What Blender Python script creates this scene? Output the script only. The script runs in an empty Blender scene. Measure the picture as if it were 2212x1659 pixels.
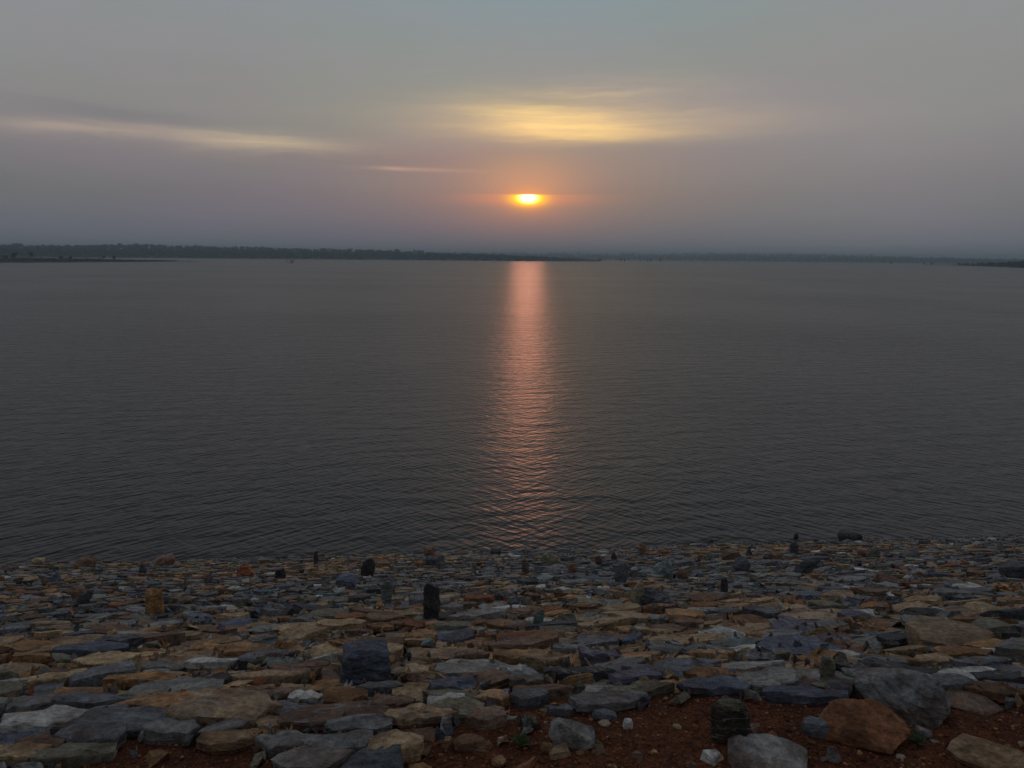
import bpy, bmesh, math, random
import numpy as np
from mathutils import Vector, Matrix, noise as mnoise

random.seed(7)
rng = np.random.default_rng(7)
S = bpy.context.scene
COL = S.collection

# ---------------------------------------------------------------- camera
W2, H2 = 2212.0, 1659.0            # pixel units used for measuring the photograph
FPX = 770.0 * W2 / 1024.0
CAM_Z = 6.4
PITCH = math.radians(9.3)
ROLL = math.radians(0.5)
cam_d = bpy.data.cameras.new("camera")
cam_d.sensor_width = 36.0
cam_d.lens = 770.0 / 1024.0 * 36.0
cam_d.clip_start = 0.05
cam_d.clip_end = 20000.0
cam = bpy.data.objects.new("camera", cam_d)
COL.objects.link(cam)
CAM_R = (Matrix.Rotation(math.pi / 2 - PITCH, 3, 'X') @ Matrix.Rotation(ROLL, 3, 'Z'))
cam.matrix_world = Matrix.Translation((0, 0, CAM_Z)) @ CAM_R.to_4x4()
S.camera = cam
CAM_P = Vector((0, 0, CAM_Z))

def ray(px, py):
    return (CAM_R @ Vector((px - W2 / 2, H2 / 2 - py, -FPX))).normalized()

def azel(px, py):
    d = ray(px, py)
    return math.degrees(math.atan2(d.x, d.y)), math.degrees(math.asin(d.z))

SUN_AZ, SUN_EL = azel(1141, 431)

# ---------------------------------------------------------------- world, sun, exposure
S.view_settings.view_transform = 'Standard'
S.view_settings.look = 'None'
S.view_settings.exposure = 0.0
S.view_settings.gamma = 1.0
S.view_settings.use_curve_mapping = False
S.render.engine = 'CYCLES'
S.cycles.use_denoising = True
S.cycles.max_bounces = 5
S.cycles.diffuse_bounces = 2
S.cycles.glossy_bounces = 3
S.cycles.volume_bounces = 0
S.cycles.transparent_max_bounces = 4
S.cycles.sample_clamp_indirect = 4.0

def lin(c):
    return tuple(((x / 255) / 12.92 if x / 255 <= 0.04045 else ((x / 255 + 0.055) / 1.055) ** 2.4) for x in c)

class E:
    """tiny expression builder for shader maths"""
    tree = None
    def __init__(s, sock): s.s = sock
    @staticmethod
    def op(kind, *a, clamp=False):
        n = E.tree.nodes.new('ShaderNodeMath'); n.operation = kind; n.use_clamp = clamp
        for i, v in enumerate(a):
            if isinstance(v, E): E.tree.links.new(v.s, n.inputs[i])
            else: n.inputs[i].default_value = float(v)
        return E(n.outputs[0])
    def __add__(s, o): return E.op('ADD', s, o)
    __radd__ = __add__
    def __sub__(s, o): return E.op('SUBTRACT', s, o)
    def __rsub__(s, o): return E.op('SUBTRACT', o, s)
    def __mul__(s, o): return E.op('MULTIPLY', s, o)
    __rmul__ = __mul__
    def __truediv__(s, o): return E.op('DIVIDE', s, o)
    def __neg__(s): return s * -1.0

def smooth(x, a, b):
    n = E.tree.nodes.new('ShaderNodeMapRange'); n.interpolation_type = 'SMOOTHSTEP'
    E.tree.links.new(x.s, n.inputs[0]); n.inputs[1].default_value = a; n.inputs[2].default_value = b
    return E(n.outputs[0])

def vec(x, y, z):
    n = E.tree.nodes.new('ShaderNodeCombineXYZ')
    for i, v in enumerate((x, y, z)):
        if isinstance(v, E): E.tree.links.new(v.s, n.inputs[i])
        else: n.inputs[i].default_value = float(v)
    return n.outputs[0]

def noise_tex(v, scale=1.0, detail=3.0, rough=0.5, dist=0.0, out=0, dims='3D'):
    n = E.tree.nodes.new('ShaderNodeTexNoise'); n.noise_dimensions = dims
    if v is not None: E.tree.links.new(v, n.inputs['Vector'])
    n.inputs['Scale'].default_value = scale; n.inputs['Detail'].default_value = detail
    n.inputs['Roughness'].default_value = rough; n.inputs['Distortion'].default_value = dist
    return E(n.outputs[out])

def ramp(x, stops, interp='LINEAR'):
    n = E.tree.nodes.new('ShaderNodeValToRGB'); n.color_ramp.interpolation = interp
    E.tree.links.new(x.s, n.inputs[0])
    el = n.color_ramp.elements
    while len(el) < len(stops): el.new(0.5)
    for e, (p, c) in zip(el, stops):
        e.position = p; e.color = (c[0], c[1], c[2], 1)
    return n.outputs[0]

def mixc(fac, a, b, mode='MIX'):
    n = E.tree.nodes.new('ShaderNodeMix'); n.data_type = 'RGBA'; n.blend_type = mode
    n.clamp_factor = True
    for i, v in ((0, fac), (6, a), (7, b)):
        if isinstance(v, E): v = v.s
        if isinstance(v, bpy.types.NodeSocket): E.tree.links.new(v, n.inputs[i])
        elif i == 0: n.inputs[0].default_value = v
        else: n.inputs[i].default_value = (v[0], v[1], v[2], 1)
    return n.outputs[2]

def ramp1w(x):
    n = E.tree.nodes.new('ShaderNodeMapRange'); E.tree.links.new(x.s, n.inputs[0])
    for i, v in enumerate((0.3, 0.7, 0.68, 1.28)): n.inputs[i + 1].default_value = v
    return E(n.outputs[0])

def scalec(fac, c):
    """colour times a scalar"""
    n = E.tree.nodes.new('ShaderNodeVectorMath'); n.operation = 'SCALE'
    if isinstance(c, bpy.types.NodeSocket): E.tree.links.new(c, n.inputs[0])
    else: n.inputs[0].default_value = c
    if isinstance(fac, E): E.tree.links.new(fac.s, n.inputs['Scale'])
    else: n.inputs['Scale'].default_value = fac
    return n.outputs[0]

def addc(a, b):
    n = E.tree.nodes.new('ShaderNodeVectorMath'); n.operation = 'ADD'
    E.tree.links.new(a, n.inputs[0]); E.tree.links.new(b, n.inputs[1])
    return n.outputs[0]

world = bpy.data.worlds.new("World")
S.world = world
world.use_nodes = True
wt = world.node_tree
wt.nodes.clear()
E.tree = wt
tc = wt.nodes.new('ShaderNodeTexCoord')
nv = wt.nodes.new('ShaderNodeVectorMath'); nv.operation = 'NORMALIZE'
wt.links.new(tc.outputs['Generated'], nv.inputs[0])
sp = wt.nodes.new('ShaderNodeSeparateXYZ')
wt.links.new(nv.outputs[0], sp.inputs[0])
dx, dy, dz = E(sp.outputs[0]), E(sp.outputs[1]), E(sp.outputs[2])
AZ = E.op('ARCTAN2', dx, dy) * (180 / math.pi)
EL = E.op('ARCSINE', dz) * (180 / math.pi)
warp = noise_tex(vec(AZ * 0.055, EL * 0.25, 3.1), 1.0, 4, 0.55)
warp2 = noise_tex(vec(AZ * 0.12, EL * 0.9, 7.7), 1.0, 5, 0.6)
elw = EL + (warp - 0.5) * 2.2
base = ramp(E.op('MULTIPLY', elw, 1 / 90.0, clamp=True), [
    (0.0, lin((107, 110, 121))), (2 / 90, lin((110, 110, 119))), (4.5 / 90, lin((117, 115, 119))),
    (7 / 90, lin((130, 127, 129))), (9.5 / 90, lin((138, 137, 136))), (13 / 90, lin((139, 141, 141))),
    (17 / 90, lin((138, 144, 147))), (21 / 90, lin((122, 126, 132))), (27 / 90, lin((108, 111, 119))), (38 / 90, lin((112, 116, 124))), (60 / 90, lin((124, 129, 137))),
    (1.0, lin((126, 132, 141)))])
# the sky behind the camera is the dim eastern half of the dusk
away = E.op('ABSOLUTE', AZ - SUN_AZ)
dim = 1.0 - smooth(away, 45, 150) * 0.42
low = (noise_tex(vec(dx * 1.3, dy * 1.3, dz * 5), 1.0, 3, 0.5) - 0.5) * 0.30 + 1.0
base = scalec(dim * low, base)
# blue-green opening high over the sun, warm grey veil to the right
def gauss(ca, ce, sa, se, slope=0.0, aa=None, ee=None):
    a = (aa or AZ) - ca
    e = (ee or EL) - ce - a * slope
    a = a / sa; e = e / se
    return E.op('EXPONENT', -(a * a + e * e))
hue = smooth(noise_tex(vec(AZ * 0.06, EL * 0.16, 21.0), 1.0, 3, 0.55), 0.35, 0.65)
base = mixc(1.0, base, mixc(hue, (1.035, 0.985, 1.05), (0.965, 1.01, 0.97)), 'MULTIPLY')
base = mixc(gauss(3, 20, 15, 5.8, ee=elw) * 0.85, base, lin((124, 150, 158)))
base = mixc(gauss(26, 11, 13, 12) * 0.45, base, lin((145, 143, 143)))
# glow of the veiled sun
a0, e0 = SUN_AZ, SUN_EL
glow = scalec(gauss(a0, e0 + 1.2, 10, 3.6), (0.11, 0.030, -0.010))
glow = addc(glow, scalec(gauss(a0, e0 + 0.3, 3.6, 1.6), (0.26, 0.065, -0.012)))
glow = addc(glow, scalec(gauss(a0, e0 - 1.5, 5.5, 1.7), (0.05, 0.004, 0.006)))
glow = addc(glow, scalec(gauss(a0, e0 + 1.9, 3.4, 1.5), (0.10, 0.035, -0.005)))
glow = addc(glow, scalec(gauss(a0, e0 - 0.05, 1.35, 0.75), (0.52, 0.11, -0.06)))
band = smooth(EL, e0 - 0.75, e0 + 0.05) * (1.0 - smooth(EL, e0 + 0.30, e0 + 0.42))
glow = addc(glow, scalec(band * gauss(a0, e0, 4.4, 2.0), (0.22, 0.03, -0.01)))
cut = 1.0 - smooth(EL, e0 + 0.26, e0 + 0.42)
glow = addc(glow, scalec(cut * gauss(a0, e0 + 0.10, 0.98, 0.42), (2.0, 1.35, -0.35)))
glow = addc(glow, scalec(cut * gauss(a0, e0 + 0.12, 0.50, 0.26), (4.5, 3.8, 3.2)))
# lit streaks of cloud
def seg(x0, y0, x1, y1):
    A, B = azel(x0, y0), azel(x1, y1)
    return (A[0] + B[0]) / 2, (A[1] + B[1]) / 2, (B[0] - A[0]) / 2, (B[1] - A[1]) / (B[0] - A[0])
ew = EL + (warp2 - 0.5) * 1.1
streak_n = smooth(noise_tex(vec(AZ * 0.09, ew * 1.1, 1.3), 1.0, 5, 0.55), 0.22, 0.72)
fib = ramp1w(noise_tex(vec(AZ * 0.16, ew * 3.6, 5.1), 1.0, 5, 0.6, 0.4))
streak_n = streak_n * fib
cx_, ce_, cs_, csl = seg(900, 262, 1560, 285)
edge = smooth(ew, azel(1200, 330)[1], azel(1200, 288)[1])
c1 = edge * gauss(azel(1265, 270)[0], azel(1210, 270)[1] + .1, 10.5, 1.45, -0.012, ee=ew)
c1b = edge * gauss(azel(1215, 268)[0], azel(1215, 270)[1], 5.4, 1.05, -0.07, ee=ew)
c1c = gauss(azel(1270, 205)[0], azel(1270, 205)[1], 7.5, 1.0, 0.05, ee=ew)
cl = scalec(c1 * (streak_n * 0.6 + 0.45), (0.30, 0.175, 0.02))
cl = addc(cl, scalec(c1b * (streak_n * 0.5 + 0.6), (0.74, 0.42, 0.05)))
cl = addc(cl, scalec(c1c * streak_n, (0.11, 0.075, 0.005)))
cA = seg(0, 268, 330, 283); cB = seg(330, 283, 720, 312)
def streak(sg, wd, sa):   # a thin lit streak along a segment
    m, e, h, sl = sg
    up = gauss(m, e, h * sa, wd, sl, ee=ew)
    return up
l1 = streak(cA, 0.50, 1.25) + streak(cB, 0.55, 1.05)
l2 = streak(seg(330, 300, 740, 322), 0.75, 1.1)
cl = addc(cl, scalec(l1 * (streak_n * 0.7 + 0.4), (0.18, 0.12, 0.05)))
cl = addc(cl, scalec(l2 * (streak_n * 0.7 + 0.3), (0.12, 0.078, 0.032)))
l3 = gauss(azel(905, 366)[0], azel(905, 366)[1], 3.6, 0.13, -0.01) + gauss(azel(850, 364)[0], azel(850, 364)[1], 1.1, 0.13, -0.03)
cl = addc(cl, scalec(l3, (0.12, 0.06, 0.02)))
# dull violet bank under the streaks
bank = gauss(azel(860, 345)[0], azel(860, 345)[1], 13, 0.95, ee=ew)
base = mixc(bank * 0.35, base, lin((118, 110, 118)))
bank2 = gauss(azel(300, 248)[0], azel(300, 248)[1], 7, 0.35, -0.06, ee=ew)
base = mixc(bank2 * 0.45, base, lin((118, 120, 124)))
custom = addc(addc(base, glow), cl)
mx = wt.nodes.new('ShaderNodeVectorMath'); mx.operation = 'MAXIMUM'
wt.links.new(custom, mx.inputs[0]); mx.inputs[1].default_value = (0.004, 0.004, 0.004)
sky = wt.nodes.new('ShaderNodeTexSky'); sky.sky_type = 'NISHITA'; sky.sun_disc = False
sky.sun_elevation = math.radians(SUN_EL); sky.sun_rotation = math.radians(SUN_AZ)
sky.dust_density = 5.0; sky.air_density = 1.5
bg1 = wt.nodes.new('ShaderNodeBackground'); wt.links.new(sky.outputs[0], bg1.inputs[0]); bg1.inputs[1].default_value = 0.003
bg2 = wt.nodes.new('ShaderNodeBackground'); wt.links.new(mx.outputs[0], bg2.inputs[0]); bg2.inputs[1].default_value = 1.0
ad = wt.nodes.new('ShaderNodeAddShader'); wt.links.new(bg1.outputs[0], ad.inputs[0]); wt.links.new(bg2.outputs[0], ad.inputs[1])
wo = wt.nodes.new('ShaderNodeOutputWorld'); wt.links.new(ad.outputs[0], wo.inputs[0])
world.cycles.sampling_method = 'MANUAL'; world.cycles.sample_map_resolution = 1024

sun_d = bpy.data.lights.new("sun", 'SUN')
sun_d.energy = 0.023
sun_d.angle = math.radians(2.4)
sun_d.color = (1.0, 0.34, 0.21)
sun = bpy.data.objects.new("sun", sun_d)
COL.objects.link(sun)
sd = ray(1141, 431)
sun.rotation_euler = sd.to_track_quat('Z', 'Y').to_euler()
sun.location = (0, 0, 40)

# ---------------------------------------------------------------- the slope of the dam
CREST_Z = 4.8
def hit_z(px, py, z):
    d = ray(px, py); t = (z - CAM_Z) / d.z
    return CAM_P + d * t
PL, PR = hit_z(0, 1224, 0), hit_z(2212, 1158, 0)
PHI = math.atan2(PR.y - PL.y, PR.x - PL.x)
E1 = Vector((math.cos(PHI), math.sin(PHI), 0)); E2 = Vector((-math.sin(PHI), math.cos(PHI), 0))
V0 = 2.45
V_SHORE = PL.dot(E2)
SL = (V_SHORE - V0) / CREST_Z           # run per metre of drop
CT = SL / math.hypot(1, SL); ST = 1 / math.hypot(1, SL)
WSHORE = (V_SHORE - V0) / CT
NRM = (E2 * ST + Vector((0, 0, CT))).normalized()     # outward normal of the slope
DWN = (E2 * CT - Vector((0, 0, ST))).normalized()     # down the slope

def gz(u, v):
    """ground height; u along the crest, v across it"""
    x = (v - V0) / SL
    k = 0.05
    s = x if x / k > 30 else k * math.log1p(math.exp(x / k))
    n = 0.035 * mnoise.noise(Vector((u * 0.45, v * 0.45, 0.0))) + 0.012 * mnoise.noise(Vector((u * 2.1, v * 2.1, 5.0)))
    return CREST_Z - s + n
def uv_of(p): return p.dot(E1), p.dot(E2)
def world_pt(u, v, z): return E1 * u + E2 * v + Vector((0, 0, z))
TOPS = 0.045
def hit_ground(px, py):
    d = ray(px, py)
    t = 0.5
    while t < 60:
        p = CAM_P + d * t
        u, v = uv_of(p)
        if p.z < max(gz(u, v) + TOPS * (v > V0 + .15), -0.02): break
        t += 0.05 + t * 0.004
    lo, hi = t - 0.35, t
    for _ in range(18):
        m = (lo + hi) / 2; p = CAM_P + d * m; u, v = uv_of(p)
        if p.z < max(gz(u, v) + TOPS * (v > V0 + .15), -0.02): hi = m
        else: lo = m
    return CAM_P + d * hi, hi

# ---------------------------------------------------------------- materials
def new_mat(name):
    m = bpy.data.materials.new(name); m.use_nodes = True
    t = m.node_tree; t.nodes.clear(); E.tree = t
    o = t.nodes.new('ShaderNodeOutputMaterial')
    b = t.nodes.new('ShaderNodeBsdfPrincipled')
    t.links.new(b.outputs[0], o.inputs[0])
    return m, t, b
def geo_pos():
    return E.tree.nodes.new('ShaderNodeNewGeometry').outputs['Position']
def attr(name, kind='Fac'):
    n = E.tree.nodes.new('ShaderNodeAttribute'); n.attribute_name = name
    return n.outputs[kind]
def bump(h, strength, dist, prev=None):
    n = E.tree.nodes.new('ShaderNodeBump'); n.inputs['Strength'].default_value = strength
    n.inputs['Distance'].default_value = dist
    E.tree.links.new(h.s if isinstance(h, E) else h, n.inputs['Height'])
    if prev is not None: E.tree.links.new(prev, n.inputs['Normal'])
    return n.outputs[0]
def sepxyz(v):
    n = E.tree.nodes.new('ShaderNodeSeparateXYZ'); E.tree.links.new(v, n.inputs[0])
    return E(n.outputs[0]), E(n.outputs[1]), E(n.outputs[2])
def ramp1(x, stops):
    r = ramp(x, [(p, (v, v, v)) for p, v in stops])
    n = E.tree.nodes.new('ShaderNodeRGBToBW'); E.tree.links.new(r, n.inputs[0])
    return E(n.outputs[0])

def make_stone_material():
    m, t, b = new_mat("fieldstone")
    P = geo_pos(); X, Y, Z = sepxyz(P)
    seed = E(attr('seed')); kind = E(attr('rust'))
    off = seed * 43.0
    # layering coordinate: across the bed of the slab, tilted differently per stone
    lay = Z * CT + Y * ST + X * (seed - 0.5) * 0.9 + Y * (E.op('FRACT', seed * 7.3) - 0.5) * 0.8
    pv = vec(X + off, Y + off * 0.7, Z + off * 1.3)
    sv = vec(X * 0.9 + off, Y * 0.9, lay * 9.0)
    fine = noise_tex(pv, 46, 7, 0.62)
    mid = noise_tex(pv, 11, 5, 0.6, 0.4)
    big = noise_tex(pv, 3.3, 4, 0.55, 0.3)
    strata = noise_tex(sv, 5.5, 6, 0.62, 0.25)
    col = attr('col', 'Color')
    k = ramp1(mid, [(0.28, 0.46), (0.5, 1.0), (0.74, 1.5)]) * ramp1(strata, [(0.3, 0.72), (0.5, 1.0), (0.7, 1.22)]) * ramp1(fine, [(0.3, 0.6), (0.5, 1.0), (0.72, 1.5)])
    c = scalec(k, col)
    # iron staining and bleached crust
    rust = smooth(big + (kind - 0.5) * 0.55, 0.52, 0.72)
    c = mixc(rust * 0.75, c, scalec(k, (0.235, 0.118, 0.047)))
    crust = smooth(noise_tex(pv, 6.5, 6, 0.68, 0.8), 0.60, 0.74)
    c = mixc(crust * 0.42, c, scalec(k, (0.30, 0.285, 0.245)))
    # pale quartz veins on some of the stones
    w = E.op('ABSOLUTE', noise_tex(vec(X * 1.1 + off, Y * 1.1 + off, lay * 6.0), 3.4, 3, 0.55, 0.25) - 0.5)
    vein = (1.0 - smooth(w, 0.003, 0.020)) * smooth(E.op('FRACT', seed * 13.7), 0.72, 0.78)
    c = mixc(vein * 0.65, c, (0.42, 0.42, 0.40))
    # dark flecks and lichen
    fl = smooth(noise_tex(pv, 95, 3, 0.6), 0.60, 0.70)
    c = mixc(fl * 0.55, c, scalec(0.35, col))
    li = smooth(noise_tex(pv, 24, 4, 0.7, 0.5), 0.66, 0.73)
    c = mixc(li * 0.4, c, (0.20, 0.21, 0.17))
    # red earth washed over the stones near the crest
    vv = X * E2.x + Y * E2.y
    mud = (1.0 - smooth(vv, V0 - 0.2, V0 + 1.7)) * smooth(noise_tex(pv, 7.0, 5, 0.65), 0.46, 0.66)
    c = mixc(mud * 0.6, c, (0.11, 0.045, 0.024))
    # wet, stained band where the lake laps the stones
    wet = 1.0 - smooth(Z + (mid - 0.5) * 0.16, 0.03, 0.15)
    c = mixc(wet * 0.62, c, scalec(0.25, c))
    t.links.new(c, b.inputs['Base Color'])
    rg = ramp1(mid, [(0.3, 0.62), (0.7, 0.88)]) - wet * 0.38
    t.links.new(rg.s, b.inputs['Roughness'])
    b.inputs['Specular IOR Level'].default_value = 0.35
    n1 = bump(strata, 1.0, 0.04)
    n2 = bump(mid, 1.0, 0.026, n1)
    n3 = bump(fine, 1.0, 0.012, n2)
    t.links.new(n3, b.inputs['Normal'])
    return m

def make_earth_material():
    m, t, b = new_mat("red_laterite_earth")
    P = geo_pos()
    a = noise_tex(P, 2.2, 6, 0.6); f = noise_tex(P, 60, 6, 0.7); g = noise_tex(P, 14, 5, 0.6)
    c = ramp(a * 0.45 + g * 0.55, [(0.3, (0.065, 0.024, 0.013)), (0.5, (0.155, 0.054, 0.026)), (0.7, (0.25, 0.095, 0.042))])
    vo = t.nodes.new('ShaderNodeTexVoronoi'); t.links.new(P, vo.inputs['Vector']); vo.inputs['Scale'].default_value = 95
    c2 = mixc(0.55, c, scalec(ramp1(E(vo.outputs['Color']), [(0.1, 0.35), (0.55, 1.0), (0.95, 2.0)]), c))
    c2 = mixc(smooth(f, 0.55, 0.72) * 0.4, c2, (0.20, 0.10, 0.055))
    t.links.new(c2, b.inputs['Base Color'])
    b.inputs['Roughness'].default_value = 0.95; b.inputs['Specular IOR Level'].default_value = 0.2
    n1 = bump(E(vo.outputs['Distance']) * -1.0, 0.8, 0.01)
    n2 = bump(f, 0.9, 0.012, n1); n3 = bump(g, 0.8, 0.03, n2)
    t.links.new(n3, b.inputs['Normal'])
    return m

def make_attr_material(name, rough=0.9, var=0.35, scale=30):
    m, t, b = new_mat(name)
    n = noise_tex(geo_pos(), scale, 4, 0.6)
    c = scalec(ramp1(n, [(0.3, 1 - var), (0.5, 1.0), (0.7, 1 + var)]), attr('col', 'Color'))
    t.links.new(c, b.inputs['Base Color']); b.inputs['Roughness'].default_value = rough
    b.inputs['Specular IOR Level'].default_value = 0.25
    t.links.new(bump(n, 0.5, 0.01), b.inputs['Normal'])
    return m

def make_water_material():
    m, t, b = new_mat("reservoir_water")
    # height field of crossing wind ripples, as a node group evaluated three times for its slope
    g = bpy.data.node_groups.new("ripple_height", 'ShaderNodeTree')
    g.interface.new_socket('P', in_out='INPUT', socket_type='NodeSocketVector')
    g.interface.new_socket('H', in_out='OUTPUT', socket_type='NodeSocketFloat')
    gi = g.nodes.new('NodeGroupInput'); go = g.nodes.new('NodeGroupOutput')
    E.tree = g
    X, Y, Z = sepxyz(gi.outputs[0])
    def fam(ang, lx, ly, det, z, rough=0.5):
        c, s = math.cos(math.radians(ang)), math.sin(math.radians(ang))
        a = (X * c + Y * s) * (1 / lx); d = (Y * c - X * s) * (1 / ly)
        return noise_tex(vec(a, d, z), 1.0, det, rough)
    wl = 1.0 - smooth(X, -14, 12) * 0.62
    wr = 0.38 + smooth(X, -12, 14) * 0.62
    patch = 0.35 + noise_tex(vec(X * 0.035, Y * 0.014, 0), 1.0, 3, 0.55) * 1.3
    h = fam(44, 0.75, 0.155, 1.0, 0.0) * wl * 0.050
    h = h + fam(-40, 0.72, 0.165, 1.0, 4.0) * wr * 0.050
    h = h + fam(4, 0.35, 0.11, 1.5, 9.0) * 0.012
    h = h + fam(14, 2.2, 0.7, 1.0, 2.0) * 0.075
    # the dam shelters the near water; out on the lake the breeze roughens it
    h = h * patch * (0.95 + smooth(Y, 16, 70) * 0.55)
    # longer waves out where the wind has more fetch
    h = h + fam(17, 7.0, 2.0, 2.0, 30.0) * smooth(Y, 30, 130) * patch * 0.26
    h = h + fam(-14, 22.0, 6.0, 3.0, 50.0) * smooth(Y, 90, 400) * patch * 0.8
    g.links.new(h.s, go.inputs[0])
    E.tree = t
    P = geo_pos(); eps = 0.02
    def ev(ox, oy):
        v = t.nodes.new('ShaderNodeVectorMath'); v.operation = 'ADD'; t.links.new(P, v.inputs[0]); v.inputs[1].default_value = (ox, oy, 0)
        q = t.nodes.new('ShaderNodeGroup'); q.node_tree = g; t.links.new(v.outputs[0], q.inputs[0])
        return E(q.outputs[0])
    h0, hx, hy = ev(0, 0), ev(eps, 0), ev(0, eps)
    nv_ = t.nodes.new('ShaderNodeVectorMath'); nv_.operation = 'NORMALIZE'
    t.links.new(vec((h0 - hx) / eps, (h0 - hy) / eps, 1.0), nv_.inputs[0])
    t.links.new(nv_.outputs[0], b.inputs['Normal'])
    b.inputs['Base Color'].default_value = (0.004, 0.0046, 0.009, 1)
    PX, PY, PZ = sepxyz(P)
    gust = noise_tex(vec(PX * 0.006, PY * 0.022, 0), 1.0, 4, 0.6) - 0.5
    rgh = smooth(gust, -0.1, 0.2) * 0.03 + 0.278
    t.links.new(rgh.s, b.inputs['Roughness'])
    b.inputs['IOR'].default_value = 1.30
    return m

def make_foliage_material(name, c0, c1):
    m, t, b = new_mat(name)
    n = noise_tex(geo_pos(), 0.12, 4, 0.6)
    n2 = noise_tex(geo_pos(), 1.1, 3, 0.6)
    c = ramp(n * 0.5 + n2 * 0.5, [(0.35, c0), (0.65, c1)])
    t.links.new(c, b.inputs['Base Color']); b.inputs['Roughness'].default_value = 0.85
    b.inputs['Specular IOR Level'].default_value = 0.15
    return m

M_STONE = make_stone_material()
M_EARTH = make_earth_material()
M_GRAVEL = make_attr_material("gravel_grains", 0.9, 0.3, 140)
M_WATER = make_water_material()
M_FOREST = make_foliage_material("forest_leaves", (0.018, 0.028, 0.016), (0.040, 0.055, 0.028))
M_LAND = make_foliage_material("shore_soil_and_scrub", (0.030, 0.032, 0.020), (0.060, 0.052, 0.032))
M_BARK = make_foliage_material("bark", (0.030, 0.024, 0.020), (0.055, 0.045, 0.036))
M_WEED = make_foliage_material("weed_leaves", (0.035, 0.060, 0.022), (0.060, 0.095, 0.040))

# ---------------------------------------------------------------- mesh helpers
def mesh_obj(name, verts, faces, mat, parent=None, loc=(0, 0, 0), attrs=None, smooth_f=None, sharp=None):
    me = bpy.data.meshes.new(name)
    me.from_pydata([tuple(v) for v in verts], [], faces)
    if smooth_f is True:
        me.polygons.foreach_set('use_smooth', [True] * len(me.polygons))
        if sharp: me.set_sharp_from_angle(angle=math.radians(sharp))
    elif smooth_f is not None:
        me.polygons.foreach_set('use_smooth', smooth_f)
    if attrs:
        for k, v in attrs.items():
            if k == 'col':
                a = me.attributes.new('col', 'FLOAT_COLOR', 'POINT'); a.data.foreach_set('color', np.asarray(v, dtype=np.float32).ravel())
            else:
                a = me.attributes.new(k, 'FLOAT', 'POINT'); a.data.foreach_set('value', np.asarray(v, dtype=np.float32))
    me.materials.append(mat)
    o = bpy.data.objects.new(name, me); COL.objects.link(o); o.location = loc
    if parent is not None: o.parent = parent
    return o

def tag(o, label=None, category=None, group=None, kind=None):
    if label: o['label'] = label
    if category: o['category'] = category
    if group: o['group'] = group
    if kind: o['kind'] = kind
    return o

# ---------------------------------------------------------------- water
WR = 5950.0
ys = [-30, V_SHORE - 12, V_SHORE, 60, 200, 800, 2500, WR]
vs, fs = [], []
for y in ys:
    for x in (-WR, -800, -80, 0, 80, 800, WR): vs.append((x, y, 0.0))
for j in range(len(ys) - 1):
    for i in range(6): fs.append((j * 7 + i, j * 7 + i + 1, (j + 1) * 7 + i + 1, (j + 1) * 7 + i))
water = mesh_obj("water", vs, fs, M_WATER); tag(water, kind='structure')

# lake bed: one wide sheet under everything
bed = mesh_obj("lake_bed", [(-WR, -60, -2.5), (WR, -60, -2.5), (WR, WR, -2.5), (-WR, WR, -2.5)], [(0, 1, 2, 3)], M_LAND); tag(bed, kind='structure')

# ---------------------------------------------------------------- embankment surface
us = np.concatenate([np.arange(-90, -9, 3.0), np.arange(-9, 9.01, 0.15), np.arange(12, 91, 3.0)])
vvs = np.concatenate([np.arange(-25, 0, 3.0), np.arange(0.6, V0 + 3, 0.1), np.arange(V0 + 3.2, V_SHORE + 8, 0.5)])
vs = []
for v in vvs:
    for u in us:
        vs.append(world_pt(u, v, gz(u, v) - (0.05 if v > V0 + 0.3 else 0.0)))
nu = len(us)
fs = [(j * nu + i, j * nu + i + 1, (j + 1) * nu + i + 1, (j + 1) * nu + i) for j in range(len(vvs) - 1) for i in range(nu - 1)]
bank_o = mesh_obj("embankment", vs, fs, M_EARTH, smooth_f=True); tag(bank_o, kind='structure')

# ---------------------------------------------------------------- stones
PAL = {
    'slate': [(0.108, 0.115, 0.124), (0.132, 0.138, 0.144), (0.094, 0.102, 0.112), (0.148, 0.152, 0.150)],
    'dark': [(0.052, 0.056, 0.062), (0.066, 0.068, 0.072), (0.046, 0.046, 0.048)],
    'grey': [(0.17, 0.165, 0.155), (0.20, 0.195, 0.18), (0.14, 0.135, 0.13)],
    'olive': [(0.145, 0.138, 0.105), (0.17, 0.155, 0.11)],
    'tan': [(0.285, 0.20, 0.118), (0.31, 0.22, 0.125), (0.25, 0.175, 0.108)],
    'ochre': [(0.30, 0.165, 0.070), (0.27, 0.15, 0.075), (0.33, 0.19, 0.09)],
    'brown': [(0.165, 0.105, 0.075), (0.14, 0.09, 0.065), (0.19, 0.125, 0.09)],
    'pale': [(0.38, 0.37, 0.34), (0.43, 0.42, 0.39), (0.34, 0.34, 0.31)],
    'violet': [(0.115, 0.105, 0.140), (0.105, 0.10, 0.125)],
    'red': [(0.27, 0.105, 0.055), (0.23, 0.085, 0.048)],
    'teal': [(0.15, 0.19, 0.18), (0.12, 0.155, 0.15)],
    'blue': [(0.10, 0.115, 0.148), (0.09, 0.104, 0.135)],
}
GAIN = 1.72
def pick_col(kind, r):
    c = r.choice(PAL[kind]); j = r.uniform(0.8, 1.22) * GAIN
    return (min(c[0] * j, .8), min(c[1] * j, .8), min(c[2] * j, .8), 1.0)
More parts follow.
